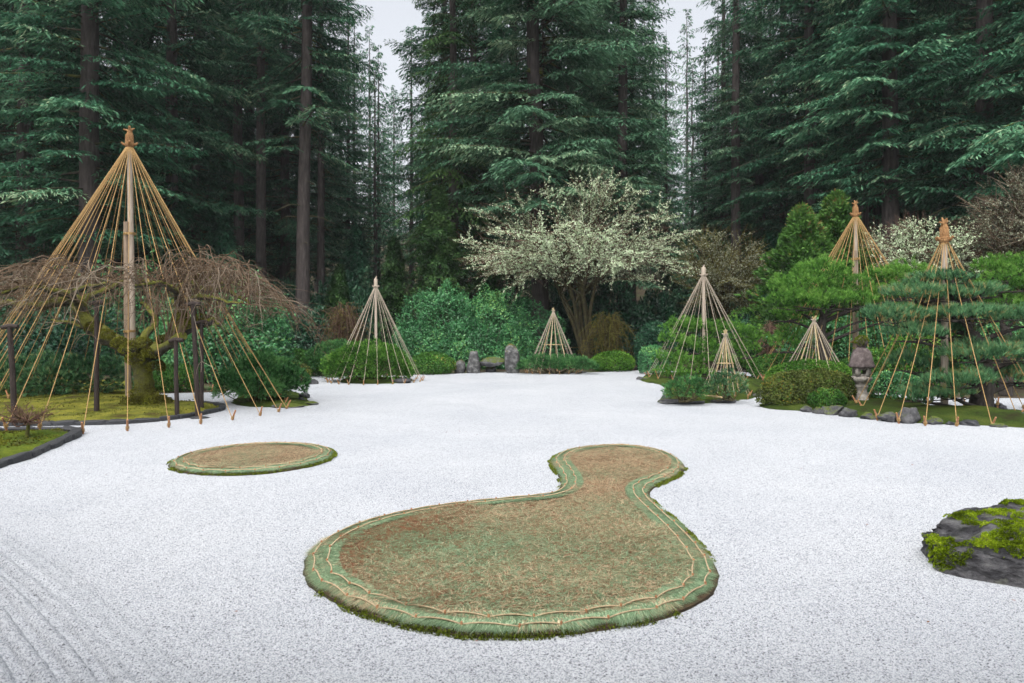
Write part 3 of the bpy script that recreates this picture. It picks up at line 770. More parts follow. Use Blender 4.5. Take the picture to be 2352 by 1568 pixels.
def rope_cone(name, label, base, apex_z, pegs, pole_r, rope_r, style='straw', rope_mat='straw', poles=(), group='conical rope supports', peg_s=1.0, zp=None, splice=None, low_cut=None):
    base = np.asarray(base, float)
    root = thing(name, label, 'rope cone', tuple(base), group)
    head = base.copy(); head[2] = apex_z
    s = pole_r / .075
    # pole: an old foot piece lashed to a paler upper one when spliced
    if style != 'teepee':
        if splice:
            z1, z0 = splice                                   # top of lower piece, its lower lashing
            mb = MB(); off = np.array([-pole_r * .7, -pole_r * .6, 0])
            tube(mb, [base + off * .3 + (0, 0, -.05), base + off + (0, 0, (z1 - base[2]) * .5), base + off * 1.1 + (0, 0, z1 - base[2])], [pole_r * 1.05, pole_r, pole_r * .95], 10)
            lp = part('lower_pole', mb, M['pole_old'], root, smooth=False)
            mb = MB(); hi = base + np.array([pole_r * .6, pole_r * .6, 0])
            tube(mb, [np.r_[hi[:2], z0 - .25], np.r_[(hi[:2] + head[:2]) / 2, (z0 + apex_z) / 2], head + (0, 0, .1)], [pole_r * 1.2, pole_r * 1.05, pole_r * .8], 10)
            up = part('upper_pole', mb, M['pole'], root)
            for zb in (z1 - .35, z0):
                mb = MB()
                for k in range(4): tube(mb, ring_path(base + (0, 0, zb - base[2] + k * rope_r * 1.9), pole_r * 2.0, 16, rope_r), rope_r, 5, .5, False)
                part('lashing', mb, M['straw'], lp, smooth=True)
        else:
            mb = MB()
            tube(mb, [base + (0, 0, -.05), (base + head) / 2 + (pole_r * .15, 0, 0), head + (0, 0, .1)], [pole_r * 1.1, pole_r, pole_r * .85], 12)
            part('pole', mb, M['pole'], root)
    # head
    if style == 'straw':
        mb = MB()
        tube(mb, [head + (0, 0, -.05 * s), head + (0, 0, .05 * s), head + (0, 0, .20 * s), head + (0, 0, .34 * s), head + (.01 * s, 0, .42 * s)], np.array([.95, 1.05, 1.1, .95, .5]) * pole_r, 12, .5, True, .09)
        for k in range(26):                                # loose straw strands round the cap
            a = k / 26 * 2 * PI + U(-.1, .1); dr = np.array([math.cos(a), math.sin(a), 0]) * pole_r
            tube(mb, [head + dr * 1.15 + (0, 0, -.04 * s), head + dr * U(1.2, 1.32) + (0, 0, .16 * s), head + dr * U(1.0, 1.2) + (0, 0, .32 * s), head + dr * U(.3, .7) + (0, 0, U(.38, .46) * s)], [.010 * s, .013 * s, .012 * s, .006 * s], 4, .5, False, .12)
        hd = part('straw_cap', mb, M['straw_dark'], root)
        mb = MB()
        for k in range(4): tube(mb, ring_path(head + (0, 0, (.02 + k * .026) * s), pole_r * U(1.3, 1.42), 16, .014 * s), .019 * s, 6, .5, False)
        for a in (.15, 2.0, 3.3, 5.2):
            dr = np.array([math.cos(a), math.sin(a), .12])
            tube(mb, [head + dr * pole_r * 1.3 + (0, 0, .04 * s), head + dr * pole_r * 2.1 + (0, 0, .05 * s), head + dr * pole_r * 2.75 + (0, 0, .09 * s)], [.032 * s, .036 * s, .028 * s], 6, .5, True, .1)
        part('collar_knot', mb, M['straw_dark'], hd)
        mb = MB(); tp = head + (0, 0, .40 * s)
        for a, l, z in ((.4, .10, .10), (3.4, .12, .06), (1.9, .05, .16), (5.0, .06, .13)):
            dr = np.array([math.cos(a), math.sin(a), 0]) * l * s
            tube(mb, [tp, tp + dr * .6 + (0, 0, z * .8 * s), tp + dr * 1.25 + (0, 0, z * 1.15 * s)], [.034 * s, .030 * s, .016 * s], 6, .5, True, .1)
        part('tip_knot', mb, M['straw_dark'], hd)
    elif style == 'wood':
        mb = MB()
        tube(mb, [head + (0, 0, -.06), head + (0, 0, .02), head + (0, 0, .16), head + (0, 0, .30), head + (0, 0, .33)], np.array([1.35, 1.5, 1.35, 1.35, 1.0]) * pole_r, 12)
        hd = part('wrapped_cap', mb, M['straw_pale'], root)
        mb = MB()
        for k in range(3): tube(mb, ring_path(head + (0, 0, .0 + k * .022), pole_r * 1.55, 14), .017, 5, .5, False)
        for a in (0, 1.6, 3.14, 4.7):
            dr = np.array([math.cos(a), math.sin(a), 0])
            tube(mb, [head + dr * pole_r * 1.4 + (0, 0, .03), head + dr * pole_r * 2.6 + (0, 0, .05)], [.028, .022], 6)
        part('collar_knot', mb, M['straw_pale'], hd)
        mb = MB(); tube(mb, [head + (0, 0, .32), head + (.01, 0, .38), head + (.04, 0, .43)], [.035, .03, .012], 6); part('tip_knot', mb, M['straw_pale'], hd)
    else:
        mb = MB()
        for k in range(4): tube(mb, ring_path(head + (0, 0, -.05 + k * .022), .042 + .004 * k, 12), .014, 5, .5, False)
        for a in (.5, 2.6, 4.6):
            dr = np.array([math.cos(a), math.sin(a), .35]); tube(mb, [head + dr * .04, head + dr * .10], [.02, .014], 5)
        part('head_lashing', mb, M['straw_pale'], root, smooth=True)
    # bamboo legs
    legs = []
    for q in poles:
        q = np.asarray(q, float); dr = unit(head - q); e = head + dr * U(.12, .2)
        mb = MB(); L = np.linalg.norm(e - q); k = max(6, int(L / .22))
        u = np.linspace(0, 1, k * 3 + 1); rr = np.full(len(u), .017); rr[::3] = .0205
        tube(mb, q + (e - q) * u[:, None] - (0, 0, .04), rr, 8)
        legs.append(part('bamboo_leg', mb, M['bamboo'], root)); 
    if zp and len(poles) > 1:
        pts = [np.asarray(q) + (head - np.asarray(q)) * ((zp - q[2]) / (head[2] - q[2])) for q in poles]
        for k in range(len(pts)):
            a, b_ = pts[k], pts[(k + 1) % len(pts)]; dr = unit(b_ - a) * .05
            mb = MB(); tube(mb, [a - dr, (a + b_) / 2, b_ + dr], .013, 7); part('cross_bar', mb, M['bamboo'], root)
    # ropes, each pegged to the ground
    for q in pegs:
        q = np.asarray(q, float)
        a = math.atan2(q[1] - head[1], q[0] - head[0]); dr = np.array([math.cos(a), math.sin(a), 0])
        p0 = head + dr * pole_r * (1.25 if style != 'teepee' else .5) + (0, 0, -.03 if style != 'teepee' else 0); p1 = q + (0, 0, .05 * peg_s)
        u = np.linspace(0, 1, 9)[:, None]
        path = p0 + (p1 - p0) * u - np.array([0, 0, 1.0]) * (4 * u * (1 - u)) * U(.003, .014) * np.linalg.norm(p1 - p0)
        mb = MB(); tube(mb, path, rope_r * U(.85, 1.1), 5)
        rp = part('rope', mb, M[rope_mat], root, smooth=True)
        mb = MB(); w = U(-.25, .25); out_ = np.array([math.cos(a + w), math.sin(a + w), 0])
        tube(mb, [q - (0, 0, .06), q + out_ * .05 * peg_s + (0, 0, .1 * peg_s), q + out_ * .11 * peg_s + (0, 0, .21 * peg_s)], [.02 * peg_s, .02 * peg_s, .017 * peg_s], 6)
        part('peg', mb, M['peg'], rp)
        mb = MB()
        for k in range(3): tube(mb, ring_path(q + out_ * (.012 + .01 * k) * peg_s + (0, 0, (.03 + .022 * k) * peg_s), .03 * peg_s, 8, .008), rope_r * 1.15, 5, .5, False)
        part('knot', mb, M['straw'], rp, smooth=True)
    return root

def circle_pegs(cx, cy, r, n, a0=0.0, ry=None, jit=.02):
    a = math.radians(a0) + np.arange(n) * 2 * PI / n + R.normal(0, jit, n) * .5
    ry = ry or r
    return [np.array([cx + r * math.cos(t), cy + ry * math.sin(t), on_bed(cx + r * math.cos(t), cy + ry * math.sin(t))]) for t in a]

LP = (-10.42, 18.6)
def oval_pegs():
    ta = [-180, -140, -110, -93, -85, -69, -47, -31, -23, -14, -5, 10, 40, 90, 140, 180]; tr_ = [3.6, 3.8, 4.4, 5.0, 5.2, 5.5, 5.35, 5.2, 5.1, 4.8, 4.3, 3.9, 3.6, 3.6, 3.6, 3.6]
    out_ = []
    for k in range(46):
        t = (-69.3 + k * 360 / 46 + 180) % 360 - 180 + U(-.6, .6); r_ = np.interp(t, ta, tr_); x, y = LP[0] + r_ * math.cos(math.radians(t)), LP[1] + r_ * math.sin(math.radians(t))
        out_.append(np.array([x, y, on_bed(x, y)]))
    return out_
rope_cone('rope_cone', 'tallest rope cone, golden straw ropes fanning over the weeping tree', (*LP, .1), 7.0, oval_pegs(), .075, .0085, splice=(4.95, 1.95), peg_s=1.1)
c863 = P(863, 0, 26.3)
rope_cone('rope_cone', 'pale rope cone around the clipped round pine left of the big camellia', (c863[0], 26.3, .1), 3.62, circle_pegs(c863[0], 26.3, 1.78, 22, 5), .052, .0085, 'wood', 'straw_pale', peg_s=.85)
c1614 = P(1616, 0, 27)
rope_cone('rope_cone', 'pale rope cone over the bright green pine right of the lichen tree', (c1614[0], 27, .3), 4.12, circle_pegs(c1614[0], 27, 2.2, 20, 8), .065, .009, 'wood', 'straw_pale', peg_s=.9)
c1963 = P(1965, 0, 26)
rope_cone('rope_cone', 'golden rope cone rising behind the umbrella shaped pine', (c1963[0], 26, .1), 6.3, circle_pegs(c1963[0], 26, 3.6, 32, 3), .08, .0105, splice=(5.0, 1.5))
pg = [G(1968, 927, .13), G(1982, 938, .1), G(2016, 961, .03), G(2065, 969, .02), G(2126, 977), G(2197, 979), G(2278, 979), G(2337, 961, .06),
      np.array([12.05, 15.4, .1]), np.array([12.35, 16.0, .1]), np.array([12.5, 16.7, .1]), np.array([12.3, 17.3, .1]), np.array([11.8, 17.8, 0]), np.array([11.1, 18.2, 0]), np.array([10.3, 18.4, 0]), np.array([9.5, 18.3, 0])]
c2170 = G(2169, 937, .16)
rope_cone('rope_cone', 'golden rope cone over the layered blue pine at the right edge', (c2170[0], c2170[1], .1), 4.12, pg, .075, .0095, peg_s=1.0)

# small bamboo tripods with ropes
def teepee(label, c, r, apex, nr, npole, zp, a0=20, rope='straw_pale', rr=.009, front_only=False):
    poles = [np.array([c[0] + r * .62 * math.cos(t), c[1] + r * .62 * math.sin(t), c[2]]) for t in math.radians(a0) + np.arange(npole) * 2 * PI / npole]
    pegs = [np.array([c[0] + r * math.cos(t), c[1] + r * math.sin(t), c[2]]) for t in math.radians(a0 + 9) + np.arange(nr) * 2 * PI / nr]
    return rope_cone('bamboo_rope_cone', label, c, apex, pegs, .04, rr, 'teepee', rope, poles, 'small bamboo rope cones', .7, zp)
k = P(1271, 0, 31.2); teepee('small bamboo rope cone beside the tall standing stone', (k[0], 31.2, 0), 1.25, 2.82, 18, 4, 1.28, 250)
k = P(1666, 0, 20.2); teepee('smallest bamboo rope cone on the mossy slab below the bright pine', (k[0], 20.2, .08), .70, 1.86, 9, 4, 1.02, 265, rr=.008)
k = P(1870, 0, 21.3); teepee('small bamboo rope cone standing in the bright clipped azalea', (k[0], 21.3, .1), 1.22, 2.30, 14, 4, .92, 268, rr=.009)
# loose bamboo rod lying at the foot of the smallest cone
mb = MB(); a, b_ = G(1612, 907, .17), G(1658, 912, .20); u = np.linspace(0, 1, 13); rr = np.full(13, .02); rr[::3] = .025
tube(mb, a + (b_ - a) * u[:, None], rr, 8); solo('bamboo_rod', mb, M['bamboo'], 'short bamboo rod lying at the foot of the smallest rope cone', 'bamboo rod')

# ================================================================== dark crutch posts under the weeping tree
def crutch(px, py, ytop, z, label, r=.062, lean=0.0, head=True):
    g = G(px, py, z); top = P(px + lean, ytop, g[1])
    root = thing('support_post', label, 'post', tuple(g), 'crutch posts under the weeping tree')
    mb = MB(); tube(mb, [g - (0, 0, .05), (g + top) / 2 + (U(-.015, .015), 0, 0), top], [r * 1.08, r, r * .92], 10, .5, True, .03); part('shaft', mb, M['post'], root)
    if head:
        mb = MB(); tube(mb, [top + (-.15, -.02, .0), top + (0, 0, .03), top + (.16, .02, .02)], [.045, .055, .045], 8, .5, True, .05); part('cross_piece', mb, M['post'], root)
crutch(222, 945, 697, .10, 'dark post left of the mossy trunk holding the long limb', .055)
crutch(34, 970, 752, .10, 'dark post nearest the left edge of the moss island', .055, -12)
crutch(407, 950, 783, .10, 'shortest dark post just right of the mossy trunk', .048, -3)
crutch(455, 958, 700, .0, 'rough brown post standing on a flat stone in the gravel', .054, -12)
crutch(463, 938, 742, .08, 'slim black post behind the rough brown one', .045)
v, f = rock((.22, .17, .035), 91, 2, 6, .04, G(457, 960) + (0.02, 0, .012)); solo('pad_stone', MB().add(v, f), M['slate'], 'flat dark pad stone under the rough brown post', 'stone', smooth=True)

# ================================================================== stone lantern
def lantern():
    g = G(1979, 922, .13); x, y, _ = g; s = g[1] / F
    def zz(py): return CAM_H - (py - HY) * s
    root = thing('stone_lantern', 'weathered stone lantern with mossy cap among the clipped shrubs', 'stone lantern', (x, y, .08))
    def lathe(prof, n=16, hexa=None, rotz=0.0):
        mb = MB(); k = len(prof); th = np.arange(n) * 2 * PI / n + rotz
        rr = np.ones(n)
        if hexa:
            w = 2 * PI / hexa; rr = math.cos(w / 2) / np.cos(((th - rotz) % w) - w / 2); rr = rr / rr.max()
        V = np.concatenate([np.stack([x + r * rr * np.cos(th), y + r * rr * np.sin(th), np.full(n, z)], -1) for r, z in prof])
        V += R.normal(0, .0022, V.shape)
        i = np.arange(k - 1)[:, None] * n; j = np.arange(n)[None]; j2 = (j + 1) % n
        mb.add(V, np.stack([i + j, i + j2, i + n + j2, i + n + j], -1).reshape(-1, 4))
        mb.add(V[:n], np.arange(n)[::-1][None]); mb.add(V[-n:], np.arange(n)[None])
        return mb
    z0 = .06
    part('pedestal', lathe([(.20, z0), (.20, z0 + .06), (.17, z0 + .10), (.155, zz(905)), (.125, zz(897)), (.128, zz(893)), (.165, zz(888)), (.165, zz(885)), (.15, zz(881)), (.205, zz(877))], 20), M['granite'], root)
    part('platform', lathe([(.17, zz(877.5)), (.255, zz(872)), (.265, zz(868)), (.255, zz(865)), (.205, zz(863))], 24, 6, .3), M['granite'], root)
    # fire box: four corner posts, so the openings go right through
    zb, zt_ = zz(863), zz(844); w = .185
    mb = MB()
    def box(cx, cy, cz, hx, hy, hz, rot=-.22):
        q = np.array([[sx, sy, sz] for sz in (-1, 1) for sx, sy in ((-1, -1), (1, -1), (1, 1), (-1, 1))], float) * (hx, hy, hz) + (cx, cy, cz)
        c_, s_ = math.cos(rot), math.sin(rot)
        q = np.stack([x + q[:, 0] * c_ - q[:, 1] * s_, y + q[:, 0] * s_ + q[:, 1] * c_, q[:, 2]], -1)
        mb.add(q, [[0, 3, 2, 1], [4, 5, 6, 7], [0, 1, 5, 4], [1, 2, 6, 5], [2, 3, 7, 6], [3, 0, 4, 7]])
    hz = (zt_ - zb) / 2
    for sx in (-1, 1):
        for sy in (-1, 1): box(sx * (w - .06), sy * (w - .05), zb + hz, .06, .05, hz)
    for a, b_ in ((0, -1), (0, 1), (-1, 0), (1, 0)):
        for zc in (zb + .025, zt_ - .025) + ((zb + hz * .75, zb + hz, zb + hz * 1.25) if a else ()): box(a * (w - .048), b_ * (w - .048), zc, (w - .1) if a == 0 else .045, (w - .1) if b_ == 0 else .045, .029)
    part('fire_box', mb, M['granite'], root)
    part('roof_stone', lathe([(.20, zz(844)), (.335, zz(843.5)), (.355, zz(840)), (.325, zz(834)), (.295, zz(824)), (.262, zz(813)), (.215, zz(804.5)), (.145, zz(799.5)), (.07, zz(796))], 48, 6, .15), M['granite_dark'], root)
    kn = part('finial', lathe([(.09, zz(798)), (.12, zz(793)), (.155, zz(788)), (.15, zz(782)), (.10, zz(776)), (.03, zz(771))], 14), M['granite_dark'], root, smooth=True)
    n = 1000; a = U(0, 2 * PI, n); u = U(0, 1, n)
    pr = np.array([(.27, zz(814)), (.21, zz(801)), (.10, zz(797)), (.165, zz(788)), (.15, zz(780)), (.06, zz(773))])
    uu = u ** .6 * 5; r_ = np.interp(uu, range(6), pr[:, 0]); z_ = np.interp(uu, range(6), pr[:, 1])
    q = np.stack([x + r_ * np.cos(a), y + r_ * np.sin(a), z_ + .004], -1)
    keep = snoise(q, 7) + (uu - 2.4) * .5 > .0; q = q[keep]
    mb = MB(); leaf_quads(mb, q, unit(q - (x, y, zz(800)) + (0, 0, .12) + R.normal(size=q.shape) * .08), rand_dirs(len(q)), U(.03, .06, len(q)), U(.02, .035, len(q)), U(.1, .9, len(q)))
    part('moss_cap', mb, M['moss_cap'], kn)
lantern()

# ================================================================== stones
S = place_rock
S(1056, 857, 13.5, 33, 'smallest upright stone left of the mossy topped standing stone', 'stone_pale', 11, .8, .25, facets=7)
def standing(px, py, hw, hgt, seed, label, prof, lean=0.0):
    g = G(px, py); s = g[1] / F; v, f = ICO[4]; rg = np.random.default_rng(seed); v = v.copy()
    z = (v[:, 2] + 1) / 2
    k = np.interp(z, [q[0] for q in prof], [q[1] for q in prof])
    rad = np.sqrt(np.maximum(v[:, 0] ** 2 + v[:, 1] ** 2, 1e-6)); ang = np.arctan2(v[:, 1], v[:, 0])
    sq = 1 / np.maximum(np.abs(np.cos(ang)), np.abs(np.sin(ang))) ** .55
    r_ = np.clip(rad, .0, 1) ** .25 * k * sq * hw * s * .93
    q = np.stack([np.cos(ang) * r_ + lean * z * s, np.sin(ang) * r_ * .75, z * hgt * s * 1.06 - .06 * hgt * s], -1)
    q *= 1 + .05 * snoise(q + seed, 4)[:, None] + .02 * snoise(q + seed, 12, 1)[:, None]
    solo('standing_stone', MB().add(q + (g[0], g[1] + .25, 0), f), M['stone_pale'], label, 'stone', smooth=True)
standing(1087, 857, 18, 53, 21, 'pale standing stone with a mossy orange top left of the slab', [(0, 1.05), (.3, .92), (.75, .70), (1, .62)])
standing(1178, 857, 20, 70, 22, 'tallest pale standing stone right of the mossy slab', [(0, .95), (.3, 1.0), (.7, .95), (.9, .75), (1, .45)], -3)
def slab_stone():
    a, b_ = P(1100, 832, 31.3), P(1160, 832, 31.3); s = 31.3 / F; c = (a + b_) / 2
    v, f = rock((34 * s, .42, 12.5 * s), 33, 4, 8, .05, c + (0, .1, 0))
    solo('slab_stone', MB().add(v, f), M['stone_mossy'], 'horizontal mossy slab stone lying between two standing stones', 'stone', smooth=True)
    v, f = rock((13 * s, .3, 12 * s), 34, 3, 7, .05, P(1128, 850, 31.7))
    solo('bearing_stone', MB().add(v, f), M['stone_mossy'], 'dark stone half hidden beneath the mossy slab', 'stone', smooth=True)
slab_stone()
S(1500, 874, 22, 13, 'mossy low stone at the left tip of the pine island', 'stone_mossy', 41, .7, .4)
S(1470, 872, 8, 8, 'small grey stone left of the low mossy one at the pine island', 'stone', 42)
S(1805, 887, 17, 13, 'rounded grey stone in the gravel gap behind the brown azalea', 'stone', 43)
def flat_slab(px, py, hw, hh, label, seed, mat='stone_mossy', depth=.5):
    g = G(px, py); s = g[1] / F
    v, f = rock((hw * s, hw * s * depth, hh * s), seed, 4, 8, .05, (g[0], g[1] + hw * s * depth * .8, hh * s * .55)); solo('flat_stone', MB().add(v, f), M[mat], label, 'stone', smooth=True)
flat_slab(1570, 928, 58, 9, 'long flat mossy stone at the front of the pine island', 51, 'stone_mossy', .35)
flat_slab(1532, 921, 18, 9, 'dark wedge of stone beside the long flat mossy one', 52, 'slate')
flat_slab(1668, 925, 32, 6, 'thin grey stone under the smallest rope cone', 53, 'stone')
S(1745, 912, 14, 9, 'low grey stone between the smallest rope cone and brown azalea', 'stone', 54, 1.0, .4)
# stones round the left shrub island
flat_slab(655, 937, 40, 7, 'flat mossy stone in front of the round blue pine', 61, 'stone_mossy', .45)
flat_slab(710, 931, 20, 6, 'flat dark stone at the right tip of the round pine patch', 62, 'stone_mossy', .6)
S(698, 914, 16, 13, 'dark wet stone right of the round blue pine', 'slate', 63)
S(688, 921, 13, 9, 'small dark stone before the wet stone by the round pine', 'slate', 64)
S(716, 882, 13, 12, 'grey stone at the foot of the brown clipped azalea', 'stone', 65)
flat_slab(925, 881, 30, 8, 'dark flat stone under the right side of the clipped pine', 66, 'slate')
# boulders of the right bed
for px, py, hw, hg, lab, mt, sd in [
    (1858, 946, 19, 16, 'dark stone below the small azalea at the left of the boulder row', 'stone', 71),
    (1887, 950, 17, 15, 'second boulder of the row with a bright moss cushion', 'stone_mossy', 72),
    (1920, 952, 27, 20, 'wide rounded boulder with a moss top in front of the small azalea', 'stone_mossy', 73),
    (1958, 957, 24, 19, 'bare dark boulder below the stone lantern', 'stone', 74),
    (1999, 962, 21, 14, 'low mossy boulder right of the bare dark one', 'stone_mossy', 75),
    (1995, 951, 16, 13, 'upper mossy boulder stacked behind the low one', 'stone_mossy', 76),
    (2024, 962, 13, 14, 'small dark stone beside a rope peg right of the low boulder', 'stone', 77),
    (2050, 968, 25, 24, 'moss streaked boulder left of the big blue grey rock', 'stone_mossy', 78),
    (2100, 972, 30, 42, 'biggest blue grey angular rock of the boulder row', 'stone', 79),
    (2150, 975, 22, 17, 'mossy stone right of the big angular rock', 'stone_mossy', 80),
    (2190, 977, 15, 10, 'low dark stone near the front pegs of the right bed', 'slate', 81),
    (2240, 979, 24, 12, 'long low dark stone before the layered pine trunk', 'slate', 82),
    (2305, 941, 16, 15, 'round dark stone in the gravel behind the layered pine', 'slate', 83),
    (2349, 972, 18, 24, 'grey boulder cut off by the right edge of the picture', 'stone', 84),
    (2300, 982, 20, 9, 'flat mossy stone at the far right front of the bed', 'stone_mossy', 85),
]: S(px, py, hw * .98, hg * 1.08, lab, mt, sd, .8, .35, .0, group='boulders along the right bed', facets=12, rough=.11, sub=4)
for k, (px, py, hw, hg) in enumerate([(1388, 851, 12, 6), (1420, 850, 9, 7), (1444, 849, 11, 8), (1466, 848, 8, 6), (1340, 856, 10, 5)]):
    S(px, py, hw, hg, ['flat grey stone at the far gravel edge below the low clipped azalea', 'small grey stone second along the far gravel edge', 'rounded stone at the far gravel edge under the mossy bush', 'small stone at the far gravel edge beside the right hand pine', 'lowest stone at the far gravel edge near the bamboo cone'][k], 'stone', 90 + k, .8, .4)

# a few fallen leaves on the gravel
n = 46; q = np.stack([U(-6, 7, n), U(4.4, 15, n), np.full(n, .022)], -1)
mb = MB(); leaf_quads(mb, q, np.c_[R.normal(size=(n, 2)), U(-.1, .3, n)], np.array([[0, 0, 1.0]]), U(.02, .045, n), U(.012, .025, n), U(0, 1, n))
solo('fallen_leaves', mb, M['litter'], 'tiny red brown leaves scattered on the gravel', kind='stuff')

# ================================================================== shrubs
def dome(n, c, rad, lump=.1, freq=2.2, seed=0, lo=-.55, shell=(.78, 1.0)):
    d_ = rand_dirs(int(n * 2.2) + 10); d_ = d_[d_[:, 2] > lo][:n]
    q = d_ * np.asarray(rad)
    k = 1 + lump * snoise(q + seed * 3.1, freq, seed) + lump * .6 * snoise(q + seed * 1.7, freq * 2.6, seed + 1)
    sh = shell[0] + (shell[1] - shell[0]) * U(0, 1, len(d_)) ** .5
    nrm = unit(d_ / np.asarray(rad))
    return np.asarray(c) + q * (k * sh)[:, None], nrm

def stems(mb, c, h, r, n, rad=.02, z0=None):
    for _ in range(n):
        a = U(0, 2 * PI); e = U(.4, .85) * r
        b = np.array([c[0] + U(-.15, .15) * r, c[1] + U(-.15, .15) * r, -.05 if z0 is None else z0])
        t = np.array([c[0] + e * math.cos(a), c[1] + e * math.sin(a), b[2] + h * U(.55, .85)])
        m = (b + t) / 2 + np.array([(t - b)[0] * .2, (t - b)[1] * .2, -.08 * h]) + R.normal(0, .05, 3) * r
        tube(mb, spline([b, m, t], 4), np.linspace(rad, rad * .35, 9), 5, U(0, 1), False)

def shrub(name, label, px, base, hw, top, mat, leaf=(.05, .028), Y=None, depth=.9, cover=2.6, lump=.08, freq=2.2, seed=0, cat='shrub', group=None, lo=-.6, flop=.7, z0=0.0, stem=True, dirup=.3, multi=None):
    """a leafy bush; (px, base) its foot, hw half width, top its top, in picture units"""
    if Y is None:
        g = G(px, base, z0); s0 = g[1] / F; ry = hw * s0 * depth; Y = g[1] + ry * .75
    s = Y / F; x = (px - HX) * s
    h = CAM_H - (top - HY) * s - z0
    root = thing(name, label, cat, (x, Y, z0), group)
    mb = MB()
    lobes = multi or [(0, 0, 1, 1)]
    for (ox, oy, ks, kh) in lobes:
        rx = hw * s * ks; ry = rx * depth; rz = h * kh * .62
        c = (x + ox * hw * s, Y + oy * hw * s, z0 + h * kh - rz)
        area = 4 * PI * ((rx * ry) ** 1.6 + (rx * rz) ** 1.6 + (ry * rz) ** 1.6) ** (1 / 1.6) / 3 ** (1 / 1.6) * .8
        leaf_ = (leaf[0] * 1.36, leaf[1] * 1.42); n = int(cover * .58 * area / (leaf_[0] * leaf_[1] * .5))
        q, nr = dome(n, c, (rx, ry, rz), lump, freq / max(rx, .5), seed, lo)
        k = q[:, 2] > z0 - .02; q, nr = q[k], nr[k]; n = len(q)
        t = np.clip(.45 + .22 * snoise(q, 1.6 / max(.4, rx) * 1.5, seed) + R.normal(0, .2, n), 0, 1)
        leaf_quads(mb, q, unit(nr * .55 + R.normal(size=(n, 3)) * flop + (0, 0, dirup)), unit(nr + (0, 0, .6) + R.normal(size=(n, 3)) * .35), leaf_[0] * U(.7, 1.25, n), leaf_[1] * U(.75, 1.2, n), t)
    part('foliage', mb, M[mat], root)
    if stem:
        mb = MB(); stems(mb, (x, Y), h, hw * s, 9, .03, z0 - .05); part('stem', mb, M['bark_dark'], root)
    return root

def pine_mound(name, label, px, base, hw, top, mat, Y=None, depth=.9, L=.11, dens=150, lump=.16, seed=0, z0=0.0, k=13, W=.010, lobes=None, group=None, lo=-.45, cat='pine', up_n=1.0):
    if Y is None:
        g = G(px, base, z0); Y = g[1] + hw * g[1] / F * depth * .7
    s = Y / F; x = (px - HX) * s; h = CAM_H - (top - HY) * s - z0
    root = thing(name, label, cat, (x, Y, z0), group)
    mb = MB(); wood = MB()
    for (ox, oy, ks, kh, zb) in (lobes or [(0, 0, 1, 1, 0)]):
        rx = hw * s * ks; ry = rx * depth; rz = (h * kh - zb) * .58
        c = np.array([x + ox * hw * s, Y + oy * hw * s, z0 + h * kh - rz])
        area = 2 * PI * rx * ry + 2 * PI * (rx + ry) / 2 * rz
        q, nr = dome(int(area * dens), c, (rx, ry, rz), lump, 3.2 / max(rx, .5), seed, lo, (.72, 1.0))
        kk = q[:, 2] > z0 + .02; q, nr = q[kk], nr[kk]; n = len(q)
        t = np.clip(.45 + .28 * snoise(q, 4.5, seed) + R.normal(0, .22, n), 0, .97)
        tufts(mb, q, unit(nr * up_n + (0, 0, .55) + R.normal(size=(n, 3)) * .25), k, L * U(.8, 1.2, n), W, .62, t, L * .35)
        for _ in range(7):
            e = q[R.integers(n)]; b = np.array([x + U(-.2, .2), Y + U(-.2, .2), z0 - .03])
            tube(wood, spline([b, (b + e) / 2 + (0, 0, -.12 * h), e * .9 + c * .1], 4), np.linspace(.035, .012, 9) * max(.6, min(1.4, rx)), 5, .5, False)
    part('needles', mb, M[mat], root)
    part('branches', wood, M['bark_moss2'], root, smooth=True)
    return root

# ---- left side
pine_mound('spreading_pine', 'wide low blue green pine behind the moss island at left', 130, 0, 150, 812, 'pine_blue', Y=20.4, depth=.6, L=.13, dens=105, lump=.2, seed=1, z0=.15, k=15, W=.016,
           lo=-.85, up_n=1.3, lobes=[(-.75, .1, .55, .97, 0), (-.2, 0, .62, 1.0, 0), (.42, 0, .55, .97, 0), (-.5, -.45, .42, .75, 0), (.05, -.35, .40, .68, 0), (.8, .15, .36, .9, 0)])
pine_mound('round_pine', 'round blue green pine on its stone patch in the gravel', 600, 928, 103, 806, 'pine_mid', depth=.75, L=.095, dens=270, k=10, up_n=1.4, lump=.16, seed=2, z0=.03, W=.016,
           lobes=[(.05, .1, .72, 1, .1), (-.5, -.1, .5, .60, .05), (.5, 0, .5, .74, .1), (.05, -.35, .55, .62, .05), (-.1, .3, .7, .9, .1)])
shrub('brown_azalea', 'round brownish clipped azalea behind the round blue pine', 672, 884, 42, 830, 'azalea_brown', (.045, .03), cover=3, lump=.03)
shrub('clipped_azalea', 'broad flat clipped azalea hedge right of the weeping tree', 680, 866, 75, 802, 'azalea', (.055, .034), cover=3, lump=.05, depth=.6)
shrub('clipped_azalea', 'dark clipped azalea seen between the crutch posts', 410, 0, 58, 838, 'azalea', (.045, .03), Y=22.6, cover=3, lump=.05)
shrub('camellia_bush', 'tall glossy camellia seen through the drooping twigs', 520, 0, 165, 648, 'camellia', (.10, .055), Y=26.5, cover=2.0, lump=.2, freq=4, depth=.5, seed=1, cat='bush', multi=[(0, 0, .85, 1), (-.55, .1, .5, .85), (.45, -.1, .5, .9), (.1, -.2, .7, .6)])
shrub('rhododendron', 'dark leathery rhododendron left of the pale rope cone', 690, 0, 80, 718, 'rhodo', (.16, .055), Y=33, cover=2.2, lump=.2, freq=4, depth=.6, seed=2, cat='bush', multi=[(-.3, 0, .7, .96), (.45, 0, .6, 1)])
